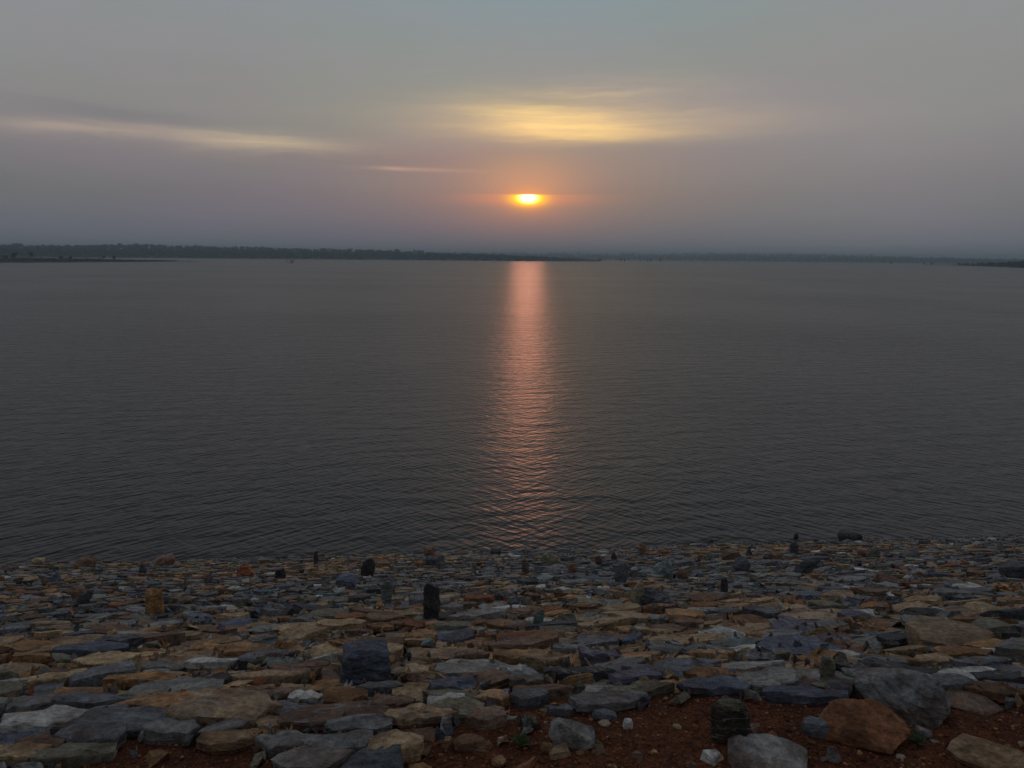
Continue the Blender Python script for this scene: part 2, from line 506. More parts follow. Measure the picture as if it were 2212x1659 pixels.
def rand_kind(u, w, r):
    n = mnoise.noise(Vector((u * 0.22, w * 0.22, 11.0)))
    warm = 0.52 + 0.55 * n - (0.02 * u if w < 8 else 0.012 * u) + (0.10 if w < 3 else 0.0)
    if w > WSHORE * 0.8: warm -= 0.08
    warm = max(0.12, min(0.8, warm))
    if r.random() < warm:
        return r.choices(['tan', 'ochre', 'brown', 'olive', 'red', 'pale'], [36, 20, 24, 15, 3, 4])[0]
    return r.choices(['slate', 'grey', 'dark', 'violet', 'teal', 'pale', 'blue'], [40, 32, 13, 4, 3, 3, 6])[0]

def poly_ring(poly, n, r, jag):
    """resample a convex outline to about n points with a broken edge; corners are kept"""
    per = 0; L = []
    for i in range(len(poly)):
        a, b = poly[i], poly[(i + 1) % len(poly)]
        l = math.hypot(b[0] - a[0], b[1] - a[1]); L.append(l); per += l
    out = []
    for i in range(len(poly)):
        a, b = poly[i], poly[(i + 1) % len(poly)]
        k = max(1, int(round(L[i] / per * n)))
        nx, ny = (b[1] - a[1]) / max(L[i], 1e-6), -(b[0] - a[0]) / max(L[i], 1e-6)
        for q in range(k):
            t = (q + (r.uniform(-0.25, 0.25) if q else 0)) / k
            j = r.uniform(-jag, jag * 0.35)
            out.append((a[0] + (b[0] - a[0]) * t + nx * j, a[1] + (b[1] - a[1]) * t + ny * j))
    return out

def slab(poly, thick, r, lod, tilt=(0, 0), jag=None):
    """a split stone slab. local frame: x along the crest, y down the slope, z out of it"""
    cx = sum(p[0] for p in poly) / len(poly); cy = sum(p[1] for p in poly) / len(poly)
    poly = [(p[0] - cx, p[1] - cy) for p in poly]
    size = math.sqrt(abs(sum(poly[i][0] * poly[(i + 1) % len(poly)][1] - poly[(i + 1) % len(poly)][0] * poly[i][1] for i in range(len(poly)))) / 2)
    n = (19, 12, 7)[lod]
    ring = poly_ring(poly, n, r, jag if jag is not None else size * 0.045)
    n = len(ring)
    sd_ = r.uniform(0, 100)
    chip = [r.uniform(0.93, 1.0) for _ in range(n)]
    chip = [(chip[i] + chip[(i + 1) % n] * 0.5) / 1.5 for i in range(n)]
    under = r.uniform(0.80, 0.97)
    bulge = [r.uniform(0.95, 1.035) for _ in range(n)]
    if lod == 0:
        prof = [(0.86, -0.9), (under, 0.08), (1.0, 0.38), (0.965, 0.43), (0.995, 0.91), (None, 1.0), (0.62, 1.01), (0.32, 1.02)]
    elif lod == 1:
        prof = [(0.88, -0.8), (1.0, 0.40), (0.98, 0.90), (None, 1.0), (0.5, 1.02)]
    else:
        prof = [(0.9, -0.7), (1.0, 0.88), (None, 1.0)]
    edge_h = [r.uniform(-0.16, 0.05) for _ in range(n)]
    ledge_a = r.uniform(0, 6.28); ledge_d = r.uniform(-0.1, 0.45) * size; ledge_h = r.choice([0, 0, 0.16, 0.28]) * (1 if lod < 2 else 0)
    def top(x, y):
        q = mnoise.noise(Vector((x / size * 1.3 + sd_, y / size * 1.3, sd_)))
        q2 = mnoise.noise(Vector((x / size * 4 + sd_, y / size * 4, sd_ + 9)))
        z = q * 0.12 + q2 * 0.05
        if x * math.cos(ledge_a) + y * math.sin(ledge_a) > ledge_d + q2 * 0.1 * size: z -= ledge_h
        return z
    V, F = [], []
    for li, (sc, zz) in enumerate(prof):
        for i, (x, y) in enumerate(ring):
            s = chip[i] if sc is None else sc * (bulge[i] if 0 < li < 5 and sc is not None else 1)
            if lod == 0 and sc is not None and li >= 6: s *= r.uniform(0.92, 1.08)
            X, Y = x * s, y * s
            z = zz
            if zz >= 0.8: z += top(X, Y) + (edge_h[i] if (sc is None or zz < 1) else 0)
            elif zz > 0: z += r.uniform(-0.10, 0.10)
            Z = z * thick
            if zz > 0: Z += X * tilt[0] + Y * tilt[1]
            V.append((X, Y, Z))
    for li in range(len(prof) - 1):
        for i in range(n):
            a = li * n + i; b_ = li * n + (i + 1) % n
            F.append((a, b_, b_ + n, a + n))
    base = (len(prof) - 1) * n
    V.append((0, 0, thick * (1.0 + top(0, 0)))); c = len(V) - 1
    for i in range(n): F.append((base + i, base + (i + 1) % n, c))
    return V, F, (cx, cy)

def slope_frame(w):
    """basis at slope distance w (rounded off at the crest)"""
    if w < 0.25:
        k = max(0.0, min(1.0, (w + 0.35) / 0.6))
        d = (E2 * (1 - k) + DWN * k).normalized()
    else: d = DWN
    return E1, d, E1.cross(d).normalized()
def slope_pt(u, w):
    v = V0 + w * (CT if w > 0 else 1.0)
    return world_pt(u, v, gz(u, v)), v
def w_of_v(v): return (v - V0) / (CT if v > V0 else 1.0)

class Batch:
    def __init__(s): s.V = []; s.F = []; s.c = []; s.seed = []; s.rust = []
    def add(s, V, F, col, seed, rust):
        o = len(s.V); s.V += V; s.F += [tuple(i + o for i in f) for f in F]
        s.c += [col] * len(V); s.seed += [seed] * len(V); s.rust += [rust] * len(V)
    def build(s, name, parent=None, sharp=24, mat=None):
        o = mesh_obj(name, s.V, s.F, mat or M_STONE, parent, attrs={'col': s.c, 'seed': s.seed, 'rust': s.rust}, smooth_f=True, sharp=sharp)
        return o

def place_stone(V, F, origin, frame, yaw=0.0):
    """local -> world-relative offsets about origin"""
    c, s = math.cos(yaw), math.sin(yaw)
    a, b_, n = frame
    out = []
    for x, y, z in V:
        X, Y = x * c - y * s, x * s + y * c
        out.append(a * X + b_ * Y + n * z)
    return out

taken = []        # ellipses on the slope already covered by hand-placed stones: (u, w, ru, rw)
stone_jobs = []   # (importance, origin, verts, faces, col, seed, rust)

# flat stones of the pitching seen large in the photograph: x0, x1, y0, y1, kind, rust
HAND = [
 (371, 592, 1484, 1587, 'tan', .45), (236, 500, 1478, 1528, 'ochre', .5), (109, 362, 1526, 1600, 'slate', .1),
 (121, 245, 1572, 1638, 'slate', .1), (0, 140, 1535, 1601, 'pale', .45), (21, 115, 1597, 1650, 'brown', .7),
 (-60, 72, 1622, 1668, 'tan', .7), (233, 387, 1438, 1466, 'ochre', .5), (359, 477, 1440, 1477, 'dark', 0),
 (398, 500, 1418, 1433, 'pale', 0), (145, 268, 1388, 1432, 'tan', .35), (22, 160, 1430, 1470, 'tan', .4),
 (112, 242, 1476, 1524, 'slate', .1), (251, 378, 1470, 1511, 'olive', .3), (-50, 24, 1466, 1482, 'pale', 0),
 (425, 540, 1604, 1634, 'tan', .7), (490, 640, 1430, 1461, 'tan', .4), (0, 105, 1484, 1532, 'grey', .2),
 (480, 640, 1462, 1500, 'brown', .4), (60, 215, 1625, 1668, 'olive', .5), (300, 410, 1560, 1612, 'grey', .4),
 (250, 380, 1412, 1440, 'grey', .2), (480, 560, 1382, 1408, 'ochre', .5),
 (695, 788, 1461, 1516, 'ochre', .75), (601, 822, 1518, 1583, 'brown', .55), (704, 840, 1556, 1600, 'slate', 0),
 (660, 800, 1596, 1644, 'slate', .1), (828, 985, 1530, 1575, 'tan', .5), (795, 909, 1588, 1658, 'tan', .5),
 (923, 1006, 1503, 1533, 'pale', .4), (795, 894, 1484, 1521, 'brown', .4), (912, 1036, 1479, 1511, 'olive', .4),
 (1018, 1102, 1482, 1512, 'ochre', .4), (559, 662, 1506, 1549, 'slate', .1), (553, 700, 1578, 1642, 'grey', .2),
 (545, 600, 1484, 1524, 'ochre', .6), (545, 600, 1546, 1590, 'tan', .6), (619, 692, 1482, 1509, 'pale', .5),
 (772, 880, 1462, 1487, 'slate', 0), (918, 1050, 1456, 1482, 'blue', 0), (880, 948, 1342, 1379, 'ochre', .7),
 (970, 1056, 1338, 1364, 'slate', 0), (1054, 1130, 1416, 1449, 'pale', .1), (560, 700, 1410, 1440, 'brown', .5),
 (840, 930, 1412, 1450, 'tan', .4), (1010, 1100, 1540, 1580, 'brown', .5),
 (1165, 1250, 1370, 1390, 'olive', .2), (1256, 1352, 1376, 1424, 'violet', 0), (1256, 1318, 1398, 1416, 'pale', .6),
 (1405, 1492, 1374, 1402, 'slate', 0), (1418, 1568, 1404, 1438, 'slate', 0), (1553, 1704, 1419, 1443, 'pale', .3),
 (1490, 1598, 1438, 1458, 'ochre', .9), (1475, 1631, 1448, 1497, 'blue', 0), (1321, 1462, 1463, 1490, 'olive', .3),
 (1243, 1418, 1488, 1545, 'grey', .25), (1182, 1240, 1523, 1552, 'slate', 0), (1215, 1283, 1438, 1463, 'ochre', .3),
 (1178, 1328, 1426, 1455, 'dark', 0), (1106, 1180, 1438, 1470, 'olive', .3), (1106, 1190, 1486, 1520, 'slate', 0),
 (1260, 1400, 1415, 1438, 'grey', .1), (1500, 1600, 1395, 1412, 'ochre', .5), (1330, 1440, 1438, 1462, 'violet', .1),
 (1774, 1880, 1452, 1496, 'olive', .1), (2001, 2113, 1457, 1511, 'slate', 0), (2062, 2206, 1436, 1482, 'pale', .35),
 (1885, 2042, 1421, 1453, 'dark', .1), (1866, 1974, 1402, 1431, 'grey', .2), (2111, 2240, 1365, 1396, 'ochre', .45),
 (1991, 2087, 1395, 1428, 'tan', .6), (1920, 2042, 1350, 1379, 'dark', 0), (1707, 1826, 1302, 1334, 'tan', .3),
 (1869, 1935, 1288, 1311, 'ochre', .8), (1940, 2032, 1286, 1314, 'tan', .3), (1980, 2105, 1312, 1350, 'grey', .1),
 (1669, 1838, 1484, 1528, 'blue', 0), (1705, 1775, 1440, 1476, 'brown', .4), (1640, 1700, 1455, 1490, 'grey', .4),
 (2140, 2240, 1440, 1475, 'olive', .3), (2080, 2200, 1405, 1432, 'slate', .1), (1840, 1900, 1458, 1490, 'slate', .1),
 (2110, 2240, 1486, 1520, 'brown', .8), (2130, 2230, 1462, 1490, 'dark', .1),
]
def add_hand(i, x0, x1, y0, y1, kind, rust):
    r = random.Random(1000 + i)
    pc, dist = hit_ground((x0 + x1) / 2, y1 - 1)
    u, v = uv_of(pc); w = w_of_v(v)
    mpp = dist / FPX
    wid = (x1 - x0) * mpp; hpx = (y1 - y0) * mpp
    a, d, n = slope_frame(w)
    rd = (pc - CAM_P).normalized()
    cr = rd.cross(E1).normalized()
    if cr.z < 0: cr = -cr
    ty = r.uniform(0.10, 0.24)
    sg = max(math.sin(math.asin(abs(d.dot(cr))) + math.atan(ty)), 0.05); cg = abs(n.dot(cr))
    depth = wid * r.uniform(0.45, 0.62)
    th = (hpx - depth * sg) / cg
    if th < 0.045: th = 0.045; depth = max(0.10, (hpx - th * cg) / sg)
    if th > wid * 0.32: th = wid * 0.32; depth = min(wid, (hpx - th * cg) / sg)
    depth = min(depth, wid * 1.1)
    # irregular outline, front edge at w, reaching down the slope by depth
    k = r.choice([5, 6, 6, 7]); st = r.uniform(0, 6.28)
    pts = []
    for q in range(k):
        an = st + 6.2832 * (q + r.uniform(-0.22, 0.22)) / k
        sq = 1.0 / max(abs(math.cos(an)), abs(math.sin(an))) ** 0.7
        pts.append((math.cos(an) * sq * wid / 2, math.sin(an) * sq * depth / 2))
    mxx = max(abs(p[0]) for p in pts); myy = max(abs(p[1]) for p in pts)
    pts = [(p[0] * wid / 2 / mxx, p[1] * depth / 2 / myy) for p in pts]
    V, F, _ = slab(pts, th, r, 0, (r.uniform(-.06, .06), ty), jag=min(wid, depth) * 0.075)
    wc = w + depth / 2
    org, _ = slope_pt(u, wc)
    fr = slope_frame(wc)
    V2 = place_stone(V, F, org, fr, r.uniform(-0.12, 0.12))
    stone_jobs.append((99, org, V2, F, pick_col(kind, r), r.random(), rust))
    taken.append((u, wc, wid * 0.5, depth * 0.5))
for i, h in enumerate(HAND): add_hand(i, *h)

# the rest of the pitching: variable-radius packing, then its power diagram
ASP = 1.7
def _uw(px, py):
    u, v = uv_of(hit_ground(px, py)[0]); return u, w_of_v(v)
CREST_TAB = [_uw(*q) for q in ((-60, 1720), (225, 1690), (290, 1604), (530, 1612), (620, 1700), (930, 1690), (990, 1580), (1150, 1556), (1240, 1548), (1420, 1520), (1470, 1490), (1640, 1500), (1860, 1520), (2020, 1505), (2212, 1500))]
def crest_w(u):
    if u <= CREST_TAB[0][0]: return CREST_TAB[0][1]
    for (a, b), (c, d) in zip(CREST_TAB, CREST_TAB[1:]):
        if a <= u <= c: return b + (d - b) * (u - a) / max(1e-6, c - a)
    return CREST_TAB[-1][1]
WMAX = WSHORE + 1.1
sites = []; grid = {}
GC = 0.14
def near(u, w, rad):
    i0, j0 = int(u // GC), int(w // GC); k = int(math.ceil(rad / GC))
    for i in range(i0 - k, i0 + k + 1):
        for j in range(j0 - k, j0 + k + 1):
            for q in grid.get((i, j), ()): yield q
def half_width(w): return 1.9 + 0.84 * (w + 2.6)
rr = random.Random(5)
area_tot = sum(2 * half_width(w) for w in np.arange(-0.4, WMAX, 0.1)) * 0.1
ws = np.arange(-0.4, WMAX, 0.1); cw = np.cumsum([half_width(w) for w in ws]); cw = cw / cw[-1]
passes = [(0.09, 0.145, 3000), (0.062, 0.09, 24000), (0.042, 0.062, 110000), (0.026, 0.04, 90000)]
for lo, hi, cnt in passes:
    for _ in range(cnt):
        w = ws[int(np.searchsorted(cw, rr.random()))] + rr.random() * 0.1
        u = rr.uniform(-1, 1) * half_width(w)
        if w < crest_w(u): continue
        rad = rr.uniform(lo, hi)
        if hi < 0.05 and rr.random() < (0.75 if w > 7 else 0.2): continue
        if w > WSHORE + 0.5: continue
        if w > 0.8 and rad > max(0.058, 0.15 - 0.026 * (w - 0.8)) and rr.random() > 0.004: continue
        if w < 0.9 and rad > 0.085 + 0.05 * max(w, 0): continue
        if w - rad * 0.6 < crest_w(u): continue
        bad = False
        for (tu, tw, tru, trw) in taken:
            if ((u - tu) / (tru + rad * .8)) ** 2 + ((w - tw) / (trw + rad * .45)) ** 2 < 1: bad = True; break
        if bad: continue
        us_ = u / ASP
        for q in near(us_, w, rad + 0.15):
            s_ = sites[q]
            if (s_[0] - us_) ** 2 + (s_[1] - w) ** 2 < ((rad + s_[2]) * 0.80) ** 2: bad = True; break
        if bad: continue
        grid.setdefault((int(us_ // GC), int(w // GC)), []).append(len(sites))
        sites.append((us_, w, rad))

def clip(poly, a, b, c):
    out = []
    n = len(poly)
    for i in range(n):
        p, q = poly[i], poly[(i + 1) % n]
        dp = a * p[0] + b * p[1] - c; dq = a * q[0] + b * q[1] - c
        if dp <= 0: out.append(p)
        if (dp < 0 < dq) or (dq < 0 < dp):
            t = dp / (dp - dq); out.append((p[0] + (q[0] - p[0]) * t, p[1] + (q[1] - p[1]) * t))
    return out

for idx, (su, sw, rad) in enumerate(sites):
    r = random.Random(idx * 7 + 3)
    R0 = rad * 1.35
    poly = [(math.cos(k * math.pi / 4 + .3) * R0, math.sin(k * math.pi / 4 + .3) * R0) for k in range(8)]
    for q in near(su, sw, rad + 0.25):
        if q == idx: continue
        ou, ow, orad = sites[q]
        ddx, ddy = ou - su, ow - sw
        d2 = ddx * ddx + ddy * ddy
        if d2 > (R0 + orad * 1.4) ** 2: continue
        d = math.sqrt(d2)
        c = (d2 + rad * rad - orad * orad) / (2 * d) - 0.001
        poly = clip(poly, ddx / d, ddy / d, c)
        if len(poly) < 3: break
    if len(poly) < 3: continue
    pw = [((su + p[0]) * ASP, sw + p[1]) for p in poly]
    # merge very short edges
    pp = []
    for p in pw:
        if not pp or math.hypot(p[0] - pp[-1][0], p[1] - pp[-1][1]) > 0.025: pp.append(p)
    if len(pp) < 3: continue
    pw = pp
    dist = math.hypot(su * ASP, sw + 2.5)
    lod = 0 if dist < 3.6 else (1 if dist < 7.5 else 2)
    th = rad * r.choice([r.uniform(0.25, 0.5), r.uniform(0.25, 0.5), r.uniform(0.5, 1.1)])
    th = max(0.025, min(0.10, th))
    far_ = min(1.0, max(0.0, (sw - 2) / 5))
    tl = (r.gauss(0, 0.07), r.gauss(0.14 - 0.07 * far_, 0.11))
    V, F, (cu, cw_) = slab(pw, th, r, lod, tl)
    org, _ = slope_pt(cu, cw_)
    org = org + NRM * (r.gauss(0, 0.018) - 0.02)
    V2 = place_stone(V, F, org, slope_frame(cw_))
    kind = rand_kind(cu, cw_, r)
    inview = abs(cu) < 0.70 * (cw_ + 2.7)
    imp = (rad * 2) ** 2 / dist ** 2 * (1 if inview else 0.02)
    stone_jobs.append((imp, org, V2, F, pick_col(kind, r), r.random(), {'brown': .6, 'ochre': .7, 'tan': .5, 'red': .8, 'olive': .4}.get(kind, r.choice([0, 0, .15, .35]))))

stone_jobs.sort(key=lambda j: -j[0])
for j in stone_jobs[:299]:
    imp, org, V2, F, col, seed, rust = j
    n = len(V2)
    mesh_obj("stone", V2, F, M_STONE, bank_o, loc=org, attrs={'col': [col] * n, 'seed': [seed] * n, 'rust': [rust] * n}, smooth_f=True, sharp=24)
B = Batch()
for j in stone_jobs[299:]:
    imp, org, V2, F, col, seed, rust = j
    B.add([v + org for v in V2], F, col, seed, rust)
o = B.build("small_stones", bank_o); o['kind'] = 'stuff'

# broken chips and small rubble wedged between the stones
def chip_mesh(r, sx, sy, sz):
    V = []
    for (x, y, z) in ((-1, -.7, -.8), (1, -.8, -.6), (.8, .9, -.7), (-.9, .8, -.8), (-.7, -.6, .6), (.6, -.7, .9), (.7, .5, .6), (-.5, .6, .9)):
        V.append(((x + r.uniform(-.45, .45)) * sx, (y + r.uniform(-.45, .45)) * sy, (z + r.uniform(-.4, .4)) * sz))
    F = [(0, 3, 2, 1), (4, 5, 6), (4, 6, 7), (0, 1, 5), (0, 5, 4), (1, 2, 6), (1, 6, 5), (2, 3, 7), (2, 7, 6), (3, 0, 4), (3, 4, 7)]
    return V, F
B = Batch()
r = random.Random(77)
for i in range(7000):
    w = WMAX * r.random() ** 1.25 - 0.15
    u = r.uniform(-1, 1) * half_width(w)
    if w < crest_w(u) - 0.15 + 0.1 * r.random(): continue
    s = r.uniform(0.008, 0.026) if (r.random() < .8 or w < 1.5) else r.uniform(.03, .06)
    V, F = chip_mesh(r, s * r.uniform(.8, 1.8), s * r.uniform(.6, 1.2), s * r.uniform(.25, .5))
    org, _ = slope_pt(u, w); fr = slope_frame(w)
    V = [v + org + fr[2] * (r.uniform(-0.01, 0.05)) for v in place_stone(V, F, org, fr, r.uniform(0, 6.3))]
    k = rand_kind(u, w, r)
    B.add(V, F, pick_col(k, r), r.random(), .3)
o = B.build("stone_chips", bank_o, sharp=20); o['kind'] = 'stuff'

# ---------------------------------------------------------------- upright stones and loose boulders
def hull_rock(pts, r, sub=2, amp=0.05, freq=2.2, seed=0.0, cuts=9):
    """angular rock: hull of the points, struck with random flat fractures, then roughened"""
    bm = bmesh.new()
    for p in pts: bm.verts.new(p)
    def hull():
        res = bmesh.ops.convex_hull(bm, input=list(bm.verts))
        junk = [g for g in res.get('geom_interior', []) + res.get('geom_unused', []) if isinstance(g, bmesh.types.BMVert) and g.is_valid]
        if junk: bmesh.ops.delete(bm, geom=list(set(junk)), context='VERTS')
        loose = [v for v in bm.verts if not v.link_faces]
        if loose: bmesh.ops.delete(bm, geom=loose, context='VERTS')
    hull()
    P = [Vector(p) for p in pts]
    c = sum(P, Vector()) / len(P)
    for k in range(cuts):
        d = Vector((r.gauss(0, 1), r.gauss(0, 1), r.gauss(0.15, .7))).normalized()
        if d.z < -0.5: continue
        sup = max((v.co - c).dot(d) for v in bm.verts)
        bmesh.ops.bisect_plane(bm, geom=list(bm.verts) + list(bm.edges) + list(bm.faces), plane_co=c + d * sup * r.uniform(.80, .95), plane_no=d, clear_outer=True)
        bm2 = [v.co.copy() for v in bm.verts]; bm.clear()
        for p in bm2: bm.verts.new(p)
        hull()
    bmesh.ops.dissolve_limit(bm, angle_limit=math.radians(7), verts=bm.verts, edges=bm.edges)
    bmesh.ops.bevel(bm, geom=list(bm.edges), offset=amp * 0.28, segments=1, affect='EDGES', profile=0.5, clamp_overlap=True)
    bmesh.ops.triangulate(bm, faces=bm.faces)
    for _ in range(sub):
        ls = sorted(e.calc_length() for e in bm.edges); le = ls[int(len(ls) * .8)]
        bmesh.ops.subdivide_edges(bm, edges=[e for e in bm.edges if e.calc_length() > le * 0.62], cuts=1)
        bmesh.ops.triangulate(bm, faces=[f for f in bm.faces if len(f.verts) > 3])
    bm.normal_update()
    la = Vector((r.uniform(-.5, .5), r.uniform(-.5, .5), 1)).normalized()
    for v in bm.verts:
        p = v.co; q = Vector((p.x * freq + seed, p.y * freq, p.z * freq))
        led = mnoise.noise(Vector((q.dot(la) * 5.0, seed, q.x * .8)))
        d = mnoise.noise(q * 1.3) * .35 + mnoise.noise(q * 3.1) * .22 + abs(mnoise.noise(q * 6.3)) * .22 + (0.28 if led > 0.08 else 0.0)
        v.co = p + v.normal * d * amp
    V = [v.co.copy() for v in bm.verts]
    bm.verts.index_update()
    F = [tuple(v.index for v in f.verts) for f in bm.faces]
    bm.free()
    return V, F

def shape_pts(shape, w, d, h, r):
    """points of the hull for a rock w wide, d deep, h tall standing on z=0"""
    if shape == 'red_peak':
        q = [(-.5, -.3, .25), (-.33, -.5, 0), (.33, -.5, .1), (.5, -.1, .4), (.45, .4, .1), (-.4, .4, .1), (-.24, .05, .73), (.05, .05, 1), (.19, .1, .93), (.42, .2, .5), (-.42, .2, .4), (.0, -.45, .45), (-.3, 0, -.2), (.4, 0, -.2)]
        return [(x * w, y * d, z * h) for x, y, z in q]
    if shape == 'jagged':
        q = [(-.5, -.1, .35), (-.5, .3, .2), (-.2, -.45, .0), (.4, -.5, .0), (.5, -.1, .22), (.5, .4, .2), (-.1, .0, .76), (.22, .05, 1), (.35, 0, .97), (.42, .1, .62), (.1, .4, .7), (.3, -.4, .5), (-.3, .2, -.2), (.4, .3, -.2)]
        return [(x * w, y * d, z * h) for x, y, z in q]
    if shape == 'cube':
        q = [(-.5, -.4, .05), (-.42, -.35, .85), (-.22, -.2, .98), (.16, -.2, 1.0), (.46, -.3, .93), (.5, -.4, .2), (.38, -.5, .0), (-.2, -.5, 0), (-.45, .5, .0), (.5, .45, .0), (-.4, .4, .8), (.42, .4, .85), (0, 0, -.15)]
        return [(x * w, y * d, z * h) for x, y, z in q]
    P = []
    def ring(z, s, k, ox=0, oy=0, jit=.16):
        st = r.uniform(0, 6.28)
        for q in range(k):
            a = st + 6.2832 * q / k + r.uniform(-.25, .25)
            zj = z - (r.uniform(0, .22) if z > .7 else 0)
            sq = 1 / max(abs(math.cos(a)), abs(math.sin(a))) ** .8
            P.append(((math.cos(a) * sq * s * r.uniform(1 - jit, 1 + jit * .4) * .5 + ox) * w, (math.sin(a) * sq * s * .5 * r.uniform(1 - jit, 1 + jit * .4) + oy) * d, zj * h))
    if shape == 'block': ring(-.2, .85, 6); ring(.25, 1.0, 7); ring(.8, .95, 6, jit=.1); ring(1.0, .78, 5, jit=.2)
    elif shape == 'round': ring(-.15, .6, 6); ring(.3, 1.0, 8, jit=.08); ring(.65, .9, 8, jit=.08); ring(1.0, .45, 5)
    elif shape == 'peak': ring(-.2, 1.0, 6); ring(.2, .98, 7); ring(.6, .62, 5, r.uniform(-.1, .1)); ring(1.0, .16, 3, r.uniform(-.15, .15))
    elif shape == 'leaf': ring(-.25, .6, 5, -.1); ring(.3, .9, 6, -.04); ring(.75, .85, 6, .06); ring(1.0, .25, 3, .16)
    elif shape == 'post': ring(-.25, .9, 6); ring(.3, 1.0, 6, jit=.08); ring(.8, .95, 6, jit=.08); ring(1.0, .8, 5)
    elif shape == 'lean': ring(-.25, .6, 5, -.32); ring(.3, .55, 5, -.15); ring(.7, .5, 5, .12); ring(1.0, .25, 3, .36)
    elif shape == 'wedge': ring(-.2, 1.0, 6); ring(.35, 1.0, 7); ring(.75, .6, 5, -.18); ring(1.0, .3, 4, -.26)
    elif shape == 'wedge_r': ring(-.2, 1.0, 6); ring(.35, 1.0, 7); ring(.75, .6, 5, .16); ring(1.0, .3, 4, .24)
    elif shape == 'flat': ring(-.3, .9, 6); ring(.4, 1.0, 8); ring(1.0, .8, 6)
    return P

